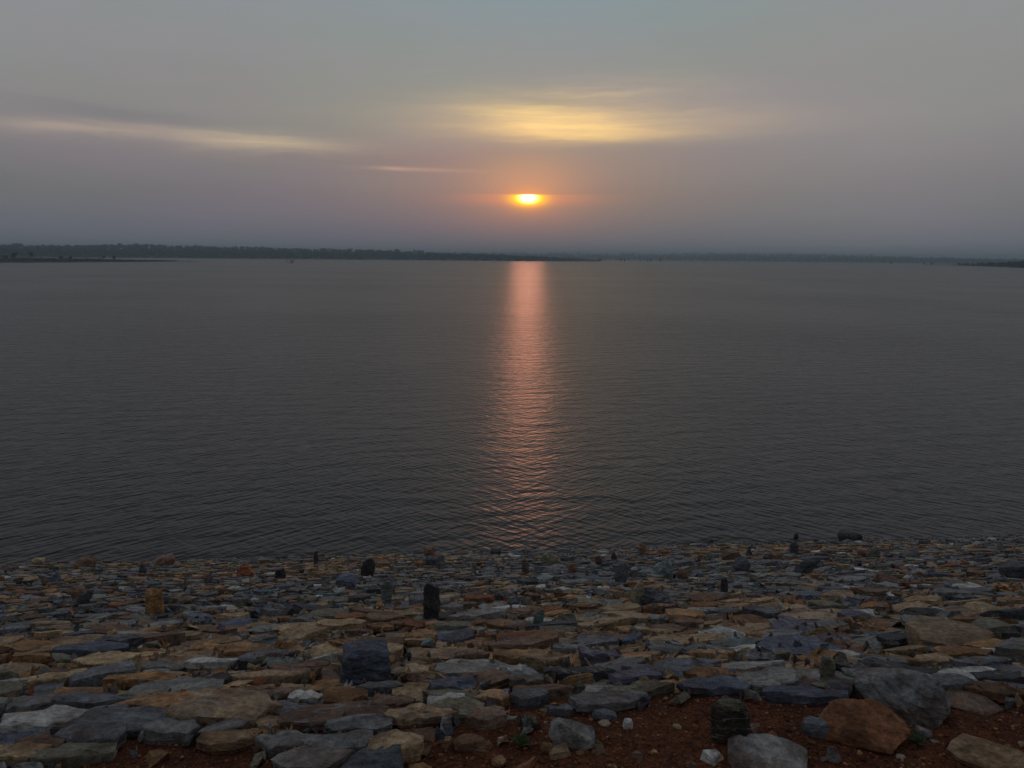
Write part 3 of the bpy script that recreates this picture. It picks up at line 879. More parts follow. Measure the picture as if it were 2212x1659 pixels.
G_UP = "stones set or standing upright on the stone slope"
G_LOOSE = "loose stones on the red gravel at the crest"
G_SHORE = "boulders along the waterline"
ROCKS = [
 # x0, x1, y0, y1, shape, colour, rust, name, category, group, label
 (917, 950, 1265, 1341, 'post', 'dark', 0, 'standing_stone', 'standing stone', G_UP, "tallest thin black splintered slab standing upright in the middle of the stone slope"),
 (781, 811, 1204, 1245, 'leaf', 'dark', 0, 'standing_stone', 'standing stone', G_UP, "dark leaf-shaped slab on end near the water, behind the dark domed boulder"),
 (727, 769, 1237, 1271, 'round', 'blue', 0, 'boulder', 'boulder', None, "dark grey domed boulder just in front of the leaf-shaped upright slab"),
 (825, 852, 1244, 1295, 'leaf', 'slate', .2, 'standing_stone', 'standing stone', G_UP, "grey upright slab leaning right, between the domed boulder and the tall black slab"),
 (595, 616, 1229, 1252, 'block', 'dark', 0, 'standing_stone', 'standing stone', G_UP, "small black stub of stone between the red peaked stone and the domed boulder"),
 (918, 943, 1202, 1221, 'block', 'dark', 0, 'boulder', 'boulder', None, "black lump touching the pale blue-grey stone near the waterline"),
 (943, 961, 1199, 1225, 'post', 'slate', 0, 'standing_stone', 'standing stone', G_UP, "pale blue-grey rounded upright stone beside a black lump near the water"),
 (1018, 1029, 1214, 1240, 'post', 'olive', .2, 'standing_stone', 'standing stone', G_UP, "thin tan-grey post of stone right of the pale blue-grey upright"),
 (678, 687, 1192, 1215, 'post', 'dark', .1, 'standing_stone', 'standing stone', G_UP, "thin dark spike of stone at the waterline above the domed boulder"),
 (740, 838, 1392, 1465, 'cube', 'blue', 0, 'boulder', 'boulder', None, "big squarish blue-grey boulder sitting on the stones behind an orange slab"),
 (320, 350, 1276, 1322, 'post', 'ochre', .8, 'standing_stone', 'standing stone', G_UP, "rust-brown tombstone-like upright stone on the left of the slope"),
 (160, 202, 1279, 1308, 'lean', 'dark', .1, 'standing_stone', 'standing stone', G_UP, "black splinter leaning steeply right, left of the rust-brown upright stone"),
 (163, 208, 1202, 1227, 'round', 'brown', .4, 'boulder', 'boulder', G_SHORE, "smooth brown rounded boulder at the waterline on the far left"),
 (341, 375, 1199, 1219, 'block', 'brown', .2, 'boulder', 'boulder', G_SHORE, "dark brown squat block at the waterline, straight behind the rust-brown upright"),
 (109, 130, 1236, 1260, 'peak', 'blue', 0, 'standing_stone', 'standing stone', G_UP, "blue-black pointed stone below the smooth brown shore boulder"),
 (514, 546, 1214, 1245, 'peak', 'red', .5, 'standing_stone', 'standing stone', G_UP, "reddish peaked stone near the water on the left half"),
 (441, 460, 1238, 1258, 'round', 'brown', .4, 'boulder', 'boulder', None, "small brown rounded stone left of the reddish peaked stone"),
 (302, 315, 1217, 1239, 'peak', 'dark', 0, 'standing_stone', 'standing stone', G_UP, "small dark grey peak just below the dark brown squat block"),
 (72, 95, 1205, 1220, 'round', 'tan', .3, 'boulder', 'boulder', G_SHORE, "small light tan boulder at the waterline nearest the left edge"),
 (158, 182, 1268, 1290, 'block', 'brown', .2, 'boulder', 'boulder', None, "brown chunk behind the leaning black splinter"),
 (1128, 1142, 1208, 1238, 'post', 'brown', .5, 'standing_stone', 'standing stone', G_UP, "narrow dark brown post of stone right below the sun's reflection"),
 (1170, 1212, 1189, 1217, 'wedge', 'olive', .1, 'boulder', 'boulder', None, "olive and dark grey split boulder right of the narrow brown post"),
 (1226, 1247, 1218, 1238, 'peak', 'red', .8, 'standing_stone', 'standing stone', G_UP, "small rusty red pointed stone below the olive split boulder"),
 (1286, 1301, 1199, 1216, 'block', 'brown', .4, 'boulder', 'boulder', None, "small brown notched stub between the olive boulder and the dark pointed stone"),
 (1320, 1332, 1192, 1209, 'peak', 'dark', 0, 'standing_stone', 'standing stone', G_UP, "small dark pointed stone above the grey leaning slab"),
 (1381, 1396, 1175, 1198, 'post', 'brown', .1, 'standing_stone', 'standing stone', G_UP, "dark brown upright stone standing close to the water, right of the sun's reflection"),
 (1328, 1357, 1211, 1260, 'leaf', 'slate', 0, 'standing_stone', 'standing stone', G_UP, "grey veined slab leaning left behind the big spired boulder"),
 (1409, 1451, 1203, 1245, 'wedge_r', 'teal', 0, 'boulder', 'boulder', None, "blue-grey boulder with white streaks between the grey slab and a round red-brown stone"),
 (1462, 1487, 1228, 1251, 'round', 'brown', .7, 'boulder', 'boulder', None, "round red-brown stone right of the white-streaked boulder"),
 (1364, 1392, 1244, 1303, 'peak', 'olive', .1, 'standing_stone', 'standing stone', G_UP, "dark brown spire standing at the left end of a long dark boulder"),
 (1378, 1448, 1266, 1304, 'wedge', 'dark', .3, 'boulder', 'boulder', None, "long dark brown boulder lying against the spire right of centre"),
 (1557, 1571, 1250, 1280, 'post', 'dark', .2, 'standing_stone', 'standing stone', G_UP, "short black upright post right of the long dark boulder"),
 (1585, 1618, 1203, 1236, 'round', 'slate', .1, 'boulder', 'boulder', None, "dark grey domed stone between the round red-brown stone and the black leaning slab"),
 (1612, 1624, 1186, 1201, 'peak', 'dark', 0, 'standing_stone', 'standing stone', G_UP, "tiny black peak just above the dark grey domed stone"),
 (1560, 1600, 1188, 1208, 'flat', 'brown', .4, 'boulder', 'boulder', None, "brown low lump left of the tiny black peak"),
 (1526, 1544, 1163, 1174, 'peak', 'dark', 0, 'boulder', 'boulder', G_SHORE, "black pointed stone breaking the waterline right of centre"),
 (1151, 1176, 1314, 1351, 'leaf', 'teal', 0, 'standing_stone', 'standing stone', G_UP, "pale green-grey tilted slab near the middle of the slope"),
 (1706, 1723, 1171, 1196, 'block', 'dark', 0, 'standing_stone', 'standing stone', G_UP, "dark upright block near the water above the black leaning slab"),
 (1715, 1770, 1201, 1237, 'lean', 'dark', .1, 'standing_stone', 'standing stone', G_UP, "broad black slab leaning to the right, right part of the slope"),
 (1875, 1899, 1178, 1205, 'peak', 'olive', .3, 'standing_stone', 'standing stone', G_UP, "olive brown pointed stone right of the dark leaning slab, near the water"),
 (1852, 1872, 1184, 1200, 'round', 'brown', .4, 'boulder', 'boulder', None, "low brown stone just left of the olive pointed stone"),
 (1962, 1983, 1183, 1204, 'peak', 'slate', 0, 'standing_stone', 'standing stone', G_UP, "slate grey pointed stone right of the olive pointed stone"),
 (2148, 2164, 1168, 1193, 'lean', 'grey', .2, 'standing_stone', 'standing stone', G_UP, "thin grey stone leaning right near the water on the far right"),
 (2168, 2225, 1216, 1248, 'block', 'dark', .1, 'boulder', 'boulder', None, "dark boulder cut by the right edge halfway down the slope"),
 (1894, 1942, 1238, 1264, 'wedge', 'brown', .3, 'boulder', 'boulder', None, "brown blocky boulder below the slate grey pointed stone"),
 (1714, 1726, 1146, 1165, 'peak', 'dark', .1, 'standing_stone', 'standing stone', G_SHORE, "dark spike standing in the water's edge right of centre"),
 (1810, 1835, 1150, 1166, 'block', 'dark', 0, 'boulder', 'boulder', G_SHORE, "black angular boulder at the water's edge, left one of the pair on the right"),
 (1838, 1862, 1152, 1166, 'flat', 'dark', 0, 'boulder', 'boulder', G_SHORE, "black low boulder at the water's edge, right one of the pair on the right"),
 (1060, 1082, 1184, 1199, 'block', 'dark', 0, 'boulder', 'boulder', G_SHORE, "dark angular stone at the water's edge under the sun's reflection"),
 (915, 940, 1181, 1200, 'block', 'brown', .1, 'boulder', 'boulder', G_SHORE, "dark brown stone at the water's edge above the black lump"),
 (1772, 1799, 1425, 1464, 'post', 'olive', .1, 'standing_stone', 'standing stone', None, "small pale olive stone stood on end behind the olive flat slab"),
 (1859, 2018, 1466, 1560, 'jagged', 'slate', .45, 'boulder', 'boulder', G_LOOSE, "large jagged grey boulder with brown broken face behind the red boulder"),
 (1765, 1942, 1528, 1620, 'red_peak', 'red', .9, 'boulder', 'boulder', G_LOOSE, "orange-red pyramid boulder on the red gravel"),
 (1540, 1610, 1528, 1616, 'post', 'dark', .1, 'boulder', 'boulder', G_LOOSE, "dark mossy squat pillar stone with pale top on the red gravel"),
 (1575, 1735, 1622, 1690, 'wedge', 'grey', .5, 'boulder', 'boulder', G_LOOSE, "rough grey-brown boulder cut by the bottom edge left of the red boulder"),
 (1190, 1284, 1564, 1618, 'wedge', 'grey', .4, 'boulder', 'boulder', G_LOOSE, "grey-brown half-buried stone in the red gravel, left of the mossy pillar stone"),
 (2075, 2250, 1644, 1680, 'flat', 'tan', .8, 'boulder', 'boulder', G_LOOSE, "wide flat earth-coloured slab at the bottom right corner"),
 (1785, 1812, 1618, 1648, 'peak', 'grey', .4, 'rock', 'small rock', G_LOOSE, "small grey diamond-shaped rock in front of the red boulder"),
 (2025, 2150, 1520, 1538, 'flat', 'brown', .5, 'rock', 'small rock', G_LOOSE, "thin flat brown slab lying in the gravel right of the jagged boulder"),
 (1978, 2010, 1576, 1596, 'wedge', 'grey', .3, 'rock', 'small rock', G_LOOSE, "small pointed grey rock in the gravel right of the red boulder"),
 (1346, 1366, 1558, 1578, 'block', 'pale', .1, 'rock', 'small rock', G_LOOSE, "small white cube-like rock at the edge of the red gravel"),
 (1735, 1785, 1560, 1594, 'flat', 'slate', .1, 'rock', 'small rock', G_LOOSE, "flat slate-grey rock tucked against the left side of the red boulder"),
 (1280, 1330, 1540, 1560, 'flat', 'slate', .1, 'rock', 'small rock', G_LOOSE, "flat grey rock below the large grey-brown slab"),
 (1168, 1200, 1608, 1630, 'wedge', 'ochre', .7, 'rock', 'small rock', G_LOOSE, "ochre broken rock left of the half-buried stone"),
 (1062, 1092, 1640, 1660, 'round', 'ochre', .7, 'rock', 'small rock', G_LOOSE, "small ochre rock at the bottom edge near the middle"),
 (980, 1050, 1598, 1628, 'flat', 'brown', .6, 'rock', 'small rock', G_LOOSE, "brown flat stone where the tan block meets the red gravel"),
]
for i, (x0, x1, y0, y1, shape, ck, rust, name, cat, grp, label) in enumerate(ROCKS):
    r = random.Random(5000 + i)
    pc, dist = hit_ground((x0 + x1) / 2, y1 - (2 if y1 - y0 < 60 else 6))
    mpp = dist / FPX
    w = (x1 - x0) * mpp; h = (y1 - y0) * mpp
    if shape in ('leaf', 'post', 'lean'): d = w * r.uniform(.3, .55)
    elif shape == 'flat': d = w * .6
    else: d = w * r.uniform(.7, .95)
    dep = math.asin(max(-1, min(1, (CAM_P.z - pc.z) / dist)))
    h = max(0.38 * h, (h - 0.55 * d * math.sin(dep)) / math.cos(dep))
    pts = shape_pts(shape, w, d, h, r)
    minx = min(p[0] for p in pts); maxx = max(p[0] for p in pts)
    k = w / (maxx - minx); pts = [((p[0] - (minx + maxx) / 2) * k, p[1], p[2]) for p in pts]
    big = (x1 - x0) > 60
    sz = min(w, h)
    V, F = hull_rock(pts, r, 4 if big else (2 if x1 - x0 > 25 else 1), amp=sz * (.12 if big else .14), freq=(1.6 if big else 2.0) / max(w, h) * 2.2, seed=i * 3.7, cuts=(3 if shape in ('red_peak', 'jagged', 'cube') else 10 if shape != 'round' else 16))
    org = pc + Vector((rd.x, rd.y, 0)) * 0 if False else pc.copy()
    fwd = Vector((pc.x, pc.y, 0)).normalized()
    org += fwd * d * 0.42
    u, v = uv_of(org); org.z = min(pc.z, gz(u, v) + TOPS)
    h_fix = 0.0
    V = [Vector((p[0] * fwd.y + p[1] * fwd.x, -p[0] * fwd.x + p[1] * fwd.y, p[2])) for p in V]
    n = len(V)
    col = pick_col(ck, r)
    col = (min(.8, col[0] * 1.2), min(.8, col[1] * 1.2), min(.8, col[2] * 1.2), 1.0)
    cols = [col] * n
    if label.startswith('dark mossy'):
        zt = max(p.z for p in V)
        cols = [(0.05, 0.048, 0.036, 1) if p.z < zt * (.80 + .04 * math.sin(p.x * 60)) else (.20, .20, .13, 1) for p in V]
    if shape == 'red_peak': V = [Vector((p.x * .92, p.y * .92, p.z)) for p in V]
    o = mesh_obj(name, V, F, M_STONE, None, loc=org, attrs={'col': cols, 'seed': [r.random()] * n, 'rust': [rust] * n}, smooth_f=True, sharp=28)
    tag(o, label, cat, grp)

# ---------------------------------------------------------------- gravel on the crest
B = Batch(); r = random.Random(31)
ICO = [(0, 0, -1), (.72, -.53, -.45), (-.28, -.85, -.45), (-.89, 0, -.45), (-.28, .85, -.45), (.72, .53, -.45), (.28, -.85, .45), (-.72, -.53, .45), (-.72, .53, .45), (.28, .85, .45), (.89, 0, .45), (0, 0, 1)]
ICF = [(0, 1, 2), (1, 0, 5), (0, 2, 3), (0, 3, 4), (0, 4, 5), (1, 5, 10), (2, 1, 6), (3, 2, 7), (4, 3, 8), (5, 4, 9), (1, 10, 6), (2, 6, 7), (3, 7, 8), (4, 8, 9), (5, 9, 10), (6, 10, 11), (7, 6, 11), (8, 7, 11), (9, 8, 11), (10, 9, 11)]
GR = [(0.15, 0.055, 0.028), (0.11, 0.040, 0.022), (0.22, 0.085, 0.038), (0.33, 0.155, 0.065), (0.18, 0.095, 0.055), (0.26, 0.22, 0.18), (0.06, 0.028, 0.018)]
V_all, F_all, C_all = [], [], []
for i in range(33000):
    v = V0 - 1.15 + 1.75 * r.random()
    u = r.uniform(-1, 1) * (0.75 * (v + .3) + 1.1)
    if v > V0 + 0.15 and r.random() < (v - V0) * 1.6: continue
    s = 0.0026 + 0.0062 * r.random() ** 3.0 + (0.012 * r.random() if r.random() < 0.02 else 0)
    c = r.choices(GR, [30, 25, 16, 10, 10, 3, 10])[0]; j = r.uniform(.7, 1.3)
    if s > 0.010 and r.random() < .35: c = r.choice([(0.30, .24, .17), (.24, .22, .2), (.33, .2, .12)])
    z = gz(u, v) + s * r.uniform(-.2, .5)
    p0 = world_pt(u, v, z)
    sx, sy, sz = s * r.uniform(.8, 1.5), s * r.uniform(.7, 1.2), s * r.uniform(.5, .9)
    a = r.uniform(0, 6.28); ca, sa = math.cos(a), math.sin(a)
    o0 = len(V_all)
    for (x, y, zz) in ICO:
        k = r.uniform(.8, 1.15); X, Y = x * sx * k, y * sy * k
        V_all.append((p0.x + X * ca - Y * sa, p0.y + X * sa + Y * ca, p0.z + zz * sz * k)); C_all.append((c[0] * j * 1.2, c[1] * j * 1.2, c[2] * j * 1.2, 1))
    F_all += [(a_ + o0, b_ + o0, c_ + o0) for a_, b_, c_ in ICF]
o = mesh_obj("gravel", V_all, F_all, M_GRAVEL, attrs={'col': C_all}, smooth_f=True, sharp=50)
tag(o, "red-brown laterite gravel scattered over the crest of the embankment", "gravel", kind='stuff')

B = Batch(); r = random.Random(505)
for i in range(300):
    w = crest_w(0) - 1.05 + 1.2 * r.random(); u = r.uniform(-2.4, 3.0)
    if w > crest_w(u) + 0.05: continue
    s_ = 0.008 + 0.026 * r.random() ** 2.2
    V, F = chip_mesh(r, s_ * r.uniform(.9, 1.8), s_ * r.uniform(.7, 1.2), s_ * r.uniform(.4, .8))
    org, _ = slope_pt(u, w); fr = slope_frame(w)
    V = [v + org + fr[2] * s_ * .25 for v in place_stone(V, F, org, fr, r.uniform(0, 6.3))]
    B.add(V, F, pick_col(r.choice(['tan', 'ochre', 'brown', 'grey', 'slate', 'red', 'pale']), r), r.random(), .6)
o = B.build("broken_stones", None, sharp=20); tag(o, "broken stones strewn over the red gravel along the crest", "rubble", kind='stuff')

# small weeds
def weed(px, py, size, label, seed):
    r = random.Random(seed)
    pc, dist = hit_ground(px, py)
    V, F = [], []
    for k in range(26):
        a = r.uniform(0, 6.28); L = size * r.uniform(.4, 1.0); wd = L * .22; lean = r.uniform(.3, 1.2)
        d = Vector((math.cos(a), math.sin(a), 0)); sd2 = Vector((-d.y, d.x, 0))
        b0 = d * r.uniform(0, size * .3)
        p1 = b0 + d * L * .5 * lean + Vector((0, 0, L * .5)); p2 = b0 + d * L * lean + Vector((0, 0, L * .62))
        o0 = len(V)
        V += [b0, p1 - sd2 * wd, p1 + sd2 * wd, p2]
        F += [(o0, o0 + 1, o0 + 2), (o0 + 1, o0 + 3, o0 + 2)]
    o = mesh_obj("weed", V, F, M_WEED, loc=pc)
    tag(o, label, "weed")
weed(1980, 1606, 0.035, "tiny green weed growing in gravel just right of the red boulder's foot", 1)
weed(1128, 1610, 0.045, "small dark green weed in the gravel left of the half-buried grey stone", 2)

# ---------------------------------------------------------------- far shore: land
def horizon_y(px):
    """pixel row of the true horizon in column px"""
    lo, hi = 400.0, 700.0
    for _ in range(30):
        m = (lo + hi) / 2
        if ray(px, m).z > 0: lo = m
        else: hi = m
    return lo
def interp(x, tab):
    if x <= tab[0][0]: return tab[0][1]
    for (a, b), (c, d) in zip(tab, tab[1:]):
        if x <= c: return b + (d - b) * (x - a) / (c - a)
    return tab[-1][1]
def px_dir(px):
    d = ray(px, horizon_y(px)); return Vector((d.x, d.y, 0)).normalized(), horizon_y(px)
def height_at(px, py, dist):
    """world height that projects to row py in column px at ground distance dist"""
    d = ray(px, py); return CAM_Z + dist * d.z / math.hypot(d.x, d.y)

def land_strip(name, pxs, r_shore, r_back, z_back, ks=(0.0, 0.02, 0.1, 0.3, 0.6, 1.0)):
    V, F = [], []
    for px in pxs:
        d, _ = px_dir(px); r0, r1, zb = r_shore(px), r_back(px), z_back(px)
        V.append(Vector((d.x * r0 * .995, d.y * r0 * .995, -0.8)))
        for k in ks:
            rr_ = r0 + (r1 - r0) * k
            z = 0.25 + zb * (k ** 1.3) + 0.4 * mnoise.noise(Vector((d.x * rr_ * .02, d.y * rr_ * .02, 0)))
            V.append(Vector((d.x * rr_, d.y * rr_, z)))
    m = len(ks) + 1
    for i in range(len(pxs) - 1):
        for k in range(m - 1): F.append((i * m + k, (i + 1) * m + k, (i + 1) * m + k + 1, i * m + k + 1))
    o = mesh_obj(name, V, F, M_LAND, smooth_f=True); tag(o, kind='structure')
    return o

# distance of the far shores, and the row of their tree tops, by column
L_R = [(-900, 1500), (0, 1700), (400, 1750), (800, 1650), (1150, 1600), (1300, 1750)]
L_TOP = [(-900, 521), (0, 526), (120, 528), (300, 526), (420, 530), (520, 531), (620, 534), (700, 536), (800, 537), (900, 541), (1000, 545.5), (1080, 549), (1150, 552), (1200, 555), (1250, 558.5), (1300, 562.5)]
R_R = [(900, 3300), (1300, 3500), (1700, 3500), (2212, 3000), (3100, 2400)]
R_TOP = [(900, 543), (1100, 545), (1200, 546), (1450, 547), (1600, 546), (1700, 547), (1780, 549), (1950, 553), (2100, 557), (2212, 559), (3100, 572)]

def crown_tree(r, h, w, n, trunk=True, low=0.15):
    """crown of small leaf-clump faces in lobes, plus a thin trunk"""
    V, F = [], []
    lobes = []
    for k in range(5):
        a = r.uniform(0, 6.28); q = r.uniform(0, .3) * w
        lobes.append((math.cos(a) * q, math.sin(a) * q, h * r.uniform(low + .25, .85), w * r.uniform(.2, .34), h * r.uniform(.12, .22)))
    for k in range(n):
        lx, ly, lz, lr, lh = r.choice(lobes)
        t = r.uniform(0, 6.28); ph = math.acos(r.uniform(-1, 1)); q = r.random() ** .4
        c = Vector((lx + math.sin(ph) * math.cos(t) * lr * q, ly + math.sin(ph) * math.sin(t) * lr * q, lz + math.cos(ph) * lh * q))
        s = w * r.uniform(.07, .17)
        a = Vector((r.uniform(-1, 1), r.uniform(-1, 1), r.uniform(-.7, .7))).normalized() * s
        b = Vector((r.uniform(-1, 1), r.uniform(-1, 1), r.uniform(-.7, .7))).normalized() * s
        o0 = len(V); V += [c - a, c + b, c + a, c - b]; F += [(o0, o0 + 1, o0 + 2, o0 + 3)]
    return V, F
def trunk_mesh(r, h, rad, bend=.06, branches=3, bl=.4):
    V, F = [], []
    def tube(p0, p1, r0, r1):
        ax = (p1 - p0).normalized(); s = ax.cross(Vector((0.3, 1, 0.2))).normalized(); t = ax.cross(s)
        o0 = len(V)
        for P, R in ((p0, r0), (p1, r1)):
            for k in range(5):
                a = 1.2566 * k; V.append(P + s * math.cos(a) * R + t * math.sin(a) * R)
        for k in range(5): F.append((o0 + k, o0 + (k + 1) % 5, o0 + 5 + (k + 1) % 5, o0 + 5 + k))
    p = Vector((0, 0, -h * .05)); pts = [p]
    for k in range(3):
        p = p + Vector((r.uniform(-1, 1) * h * bend, r.uniform(-1, 1) * h * bend, h / 3)); pts.append(p)
    for k in range(3): tube(pts[k], pts[k + 1], rad * (1 - .28 * k), rad * (1 - .28 * (k + 1)))
    for k in range(branches):
        q = pts[1].lerp(pts[2], r.random()); a = r.uniform(0, 6.28)
        e = q + Vector((math.cos(a) * h * bl * r.uniform(.5, 1), math.sin(a) * h * bl * r.uniform(.5, 1), h * bl * r.uniform(.5, 1.1)))
        tube(q, e, rad * .45, rad * .12)
    return V, F

protos = []
for k in range(7):
    r = random.Random(900 + k); V, F = crown_tree(r, 1.0, 1.0, 70, low=-.15)
    protos.append((np.array([tuple(v) for v in V]), np.array(F)))
def forest(name, label, pxlist, r_of, top_of, rows, th, zback_fn, dscale=1.0, seed=0, jit=2.0, wide=1.0, depth=300):
    r = random.Random(seed); VV, FF = [], []; off = 0
    for row in range(rows):
        kr = min(1.0, row / max(1, rows - 2))
        for px in pxlist(row):
            px = px + r.uniform(-1, 1) * jit * 1.5
            d, _ = px_dir(px); R = r_of(px) + depth * kr + r.uniform(0, depth / rows) * .8
            top_z = height_at(px, top_of(px) + r.choice([0, 0, 0, .4, .8, -1.6]) + r.uniform(-.5, 1.2) + 1.3 * mnoise.noise(Vector((px * .045, seed, 0))), R)
            h = th * r.uniform(.75, 1.2)
            z = max(0.1, (top_z - h) * (kr ** 1.0))
            if row >= rows - 2: h = top_z - z
            h = min(h, top_z - z)
            if h < 1.0: continue
            w_ = th * r.uniform(.6, 1.7) * wide
            pv, pf = protos[r.randrange(7)]
            a = r.uniform(0, 6.28); ca, sa = math.cos(a), math.sin(a)
            X = pv[:, 0] * w_; Y = pv[:, 1] * w_
            q = np.stack([X * ca - Y * sa + d.x * R, X * sa + Y * ca + d.y * R, pv[:, 2] * h + z], 1)
            VV.append(q); FF.append(pf + off); off += len(pv)
    V = np.concatenate(VV); F = np.concatenate(FF)
    o = mesh_obj(name, V.tolist(), F.tolist(), M_FOREST)
    tag(o, label, "forest", kind='stuff')
    return o

lr = lambda px: interp(px, L_R); lt = lambda px: interp(px, L_TOP)
rr_f = lambda px: interp(px, R_R); rt = lambda px: interp(px, R_TOP)
land_strip("far_shore", list(range(-900, 1301, 25)), lambda p: lr(p) - 4, lambda p: lr(p) + 420, lambda p: max(.5, height_at(p, lt(p), lr(p) + 400) - 13))
land_strip("distant_hills", list(range(850, 3101, 40)), lambda p: rr_f(p) - 6, lambda p: rr_f(p) + 900, lambda p: max(.5, height_at(p, rt(p), rr_f(p) + 850) - 18))
forest("forest", "band of hazy dark forest along the far shore on the left", lambda row: np.arange(-880, 1290, 8), lr, lt, 6, 14, None, seed=3, depth=380)
forest("distant_forest", "pale blue hazy forest ridge along the far shore on the right", lambda row: np.arange(880, 3080, 10), rr_f, rt, 6, 20, None, seed=4, depth=820, wide=1.3)

# low sandbank in the water at left
def bank_r(px): return interp(px, [(-900, 560), (0, 640), (130, 670), (220, 720), (300, 760), (400, 860), (440, 900)])
def bank_b(px): return interp(px, [(-900, 1300), (0, 1250), (170, 1200), (280, 1050), (400, 900), (440, 905)])
def bank_z(px): return interp(px, [(-900, 2.5), (0, 1.6), (200, .9), (300, .35), (400, .1), (440, 0)])
V, F = [], []
pxs = list(range(-900, 441, 12))
for px in pxs:
    d, _ = px_dir(px); jag = 25 * mnoise.noise(Vector((px * .03, 0, 0))) + 10 * mnoise.noise(Vector((px * .12, 4, 0)))
    r0, r1 = bank_r(px) + jag, bank_b(px) + jag
    for k, z in ((-.02, -.5), (0.02, .05), (.15, .6), (.5, 1.0), (.85, .6), (.98, .05), (1.02, -.5)):
        rq = r0 + (r1 - r0) * k
        zz = z if z < 0 else 0.12 + bank_z(px) * z + .25 * mnoise.noise(Vector((px * .05, k * 3, 2)))
        V.append(Vector((d.x * rq, d.y * rq, zz)))
for i in range(len(pxs) - 1):
    for k in range(6): F.append((i * 7 + k, (i + 1) * 7 + k, (i + 1) * 7 + k + 1, i * 7 + k + 1))
o = mesh_obj("sandbank", V, F, M_LAND, smooth_f=True); tag(o, kind='structure')
# scrub covering the bank
r = random.Random(12); VV, FF = [], []; off = 0
for i in range(1500):
    px = r.uniform(-300, 380); d, _ = px_dir(px); k = r.uniform(.04, .95); R = bank_r(px) + (bank_b(px) - bank_r(px)) * k
    pv, pf = protos[r.randrange(7)]; h = r.uniform(.4, 1.3) * (1.0 if px < 220 else .5); w_ = r.uniform(2, 6)
    q = np.stack([pv[:, 0] * w_ + d.x * R, pv[:, 1] * w_ + d.y * R, pv[:, 2] * h + .2 + bank_z(px) * .6], 1)
    VV.append(q[:96]); FF.append(pf[:24] + off); off += 96
o = mesh_obj("scrub", np.concatenate(VV).tolist(), np.concatenate(FF).tolist(), M_LAND); tag(o, "low scrub and grass covering the flat bank in the water at left", "scrub", kind='stuff')

# headland on the right with its own trees
H_R = [(1900, 1900), (2000, 1700), (2100, 1400), (2212, 1100), (3100, 800)]
hr = lambda p: interp(p, H_R)
land_strip("headland", list(range(1990, 3101, 20)), hr, lambda p: hr(p) + 160, lambda p: interp(p, [(1990, 0.1), (2100, .8), (3100, 1.5)]))

def tree(px, py_base, py_top, w_px, label, group, R=None, leaves=150, seed=0, kind='tree', dead=False, cat='tree'):
    r = random.Random(seed)
    d, hy = px_dir(px)
    if R is None:
        dd = ray(px, py_base); R = max(80, CAM_Z / max(1e-4, -dd.z) * math.hypot(dd.x, dd.y)); z0 = 0
    else: z0 = max(0.0, height_at(px, py_base, R))
    h = height_at(px, py_top, R) - z0; w_ = w_px / FPX * R
    e = bpy.data.objects.new(kind, None); COL.objects.link(e); e.location = (d.x * R, d.y * R, z0); e.empty_display_size = .5
    tag(e, label, cat, group)
    V, F = trunk_mesh(r, h * (.95 if dead else .7), max(h * (.03 if dead else .035), .09), branches=6 if dead else 4, bl=.4)
    mesh_obj("trunk", V, F, M_BARK, e)
    if not dead:
        V, F = crown_tree(r, h, w_, leaves, low=.12)
        mesh_obj("crown", V, F, M_FOREST, e)
    return e
GB = "small trees on the flat bank at left"
bank_trees = [(9, 560, 550, 12, "small round tree on the flat bank nearest the left edge"),
              (30, 560, 546, 15, "larger bushy tree on the flat bank, second from the left edge"),
              (66, 560, 545, 11, "tall narrow tree on the flat bank, third from the left edge"),
              (131, 561, 553, 9, "low round bush-like tree on the flat bank, left one of the middle pair"),
              (151, 561, 553, 11, "low spreading tree on the flat bank, right one of the middle pair"),
              (224, 561, 552, 9, "small compact tree on the flat bank, left one of the right-hand pair"),
              (245, 561, 552, 11, "small leaning tree on the flat bank, right one of the right-hand pair")]
for i, (x, yb, yt, w_, lab) in enumerate(bank_trees): tree(x, yb, yt, w_, lab, GB, R=880 + i * 20, seed=40 + i, leaves=120)
# half-drowned bush
d, _ = px_dir(627); dd = ray(627, 569.5); R = CAM_Z / (-dd.z) * math.hypot(dd.x, dd.y)
e = bpy.data.objects.new("drowned_bush", None); COL.objects.link(e); e.location = (d.x * R, d.y * R, 0)
tag(e, "bare half-drowned bush standing alone in the water left of centre", "bush")
r = random.Random(3); hgt = 11 / FPX * R
for k in range(11):
    a = r.uniform(0, 6.28); L = hgt * r.uniform(.6, 1.0)
    V, F = trunk_mesh(r, L, .10, bend=.12, branches=4, bl=.45)
    sh = Vector((math.cos(a), math.sin(a), 0)) * hgt * r.uniform(.1, .5)
    V = [v + sh * (v.z / L) + Vector((math.cos(a), math.sin(a), 0)) * hgt * .25 for v in V]
    mesh_obj("branch", V, F, M_BARK, e)
GC_ = "small trees and dead trunks standing in the shallows right of the sun's reflection"
ctr = [(1296, 565, 559, 9, False, "low bushy tree just right of where the dark wooded point ends"),
       (1341, 566, 557, 7, False, "small rounded tree in the shallows, first beyond the wooded point"),
       (1350, 566, 560, 5, False, "stunted bush in the shallows beside the first small rounded tree"),
       (1384, 567, 557, 4, True, "thin dead trunk in the shallows left of the paired trees"),
       (1399, 567, 558, 5, False, "small slim tree in the shallows, left of a pair"),
       (1406, 567, 557, 5, False, "small slim tree in the shallows, right of a pair"),
       (1426, 566, 558, 7, False, "small spreading tree in the shallows right of the paired trees"),
       (1494, 568, 560, 3, True, "lone dead stake in the water farther right in the open lake"),
       (1520, 568, 563, 4, True, "short dead stump in the water right of the lone stake"),
       (1574, 567, 561, 3, True, "tiny dead trunk standing on the open water, right of the stump")]
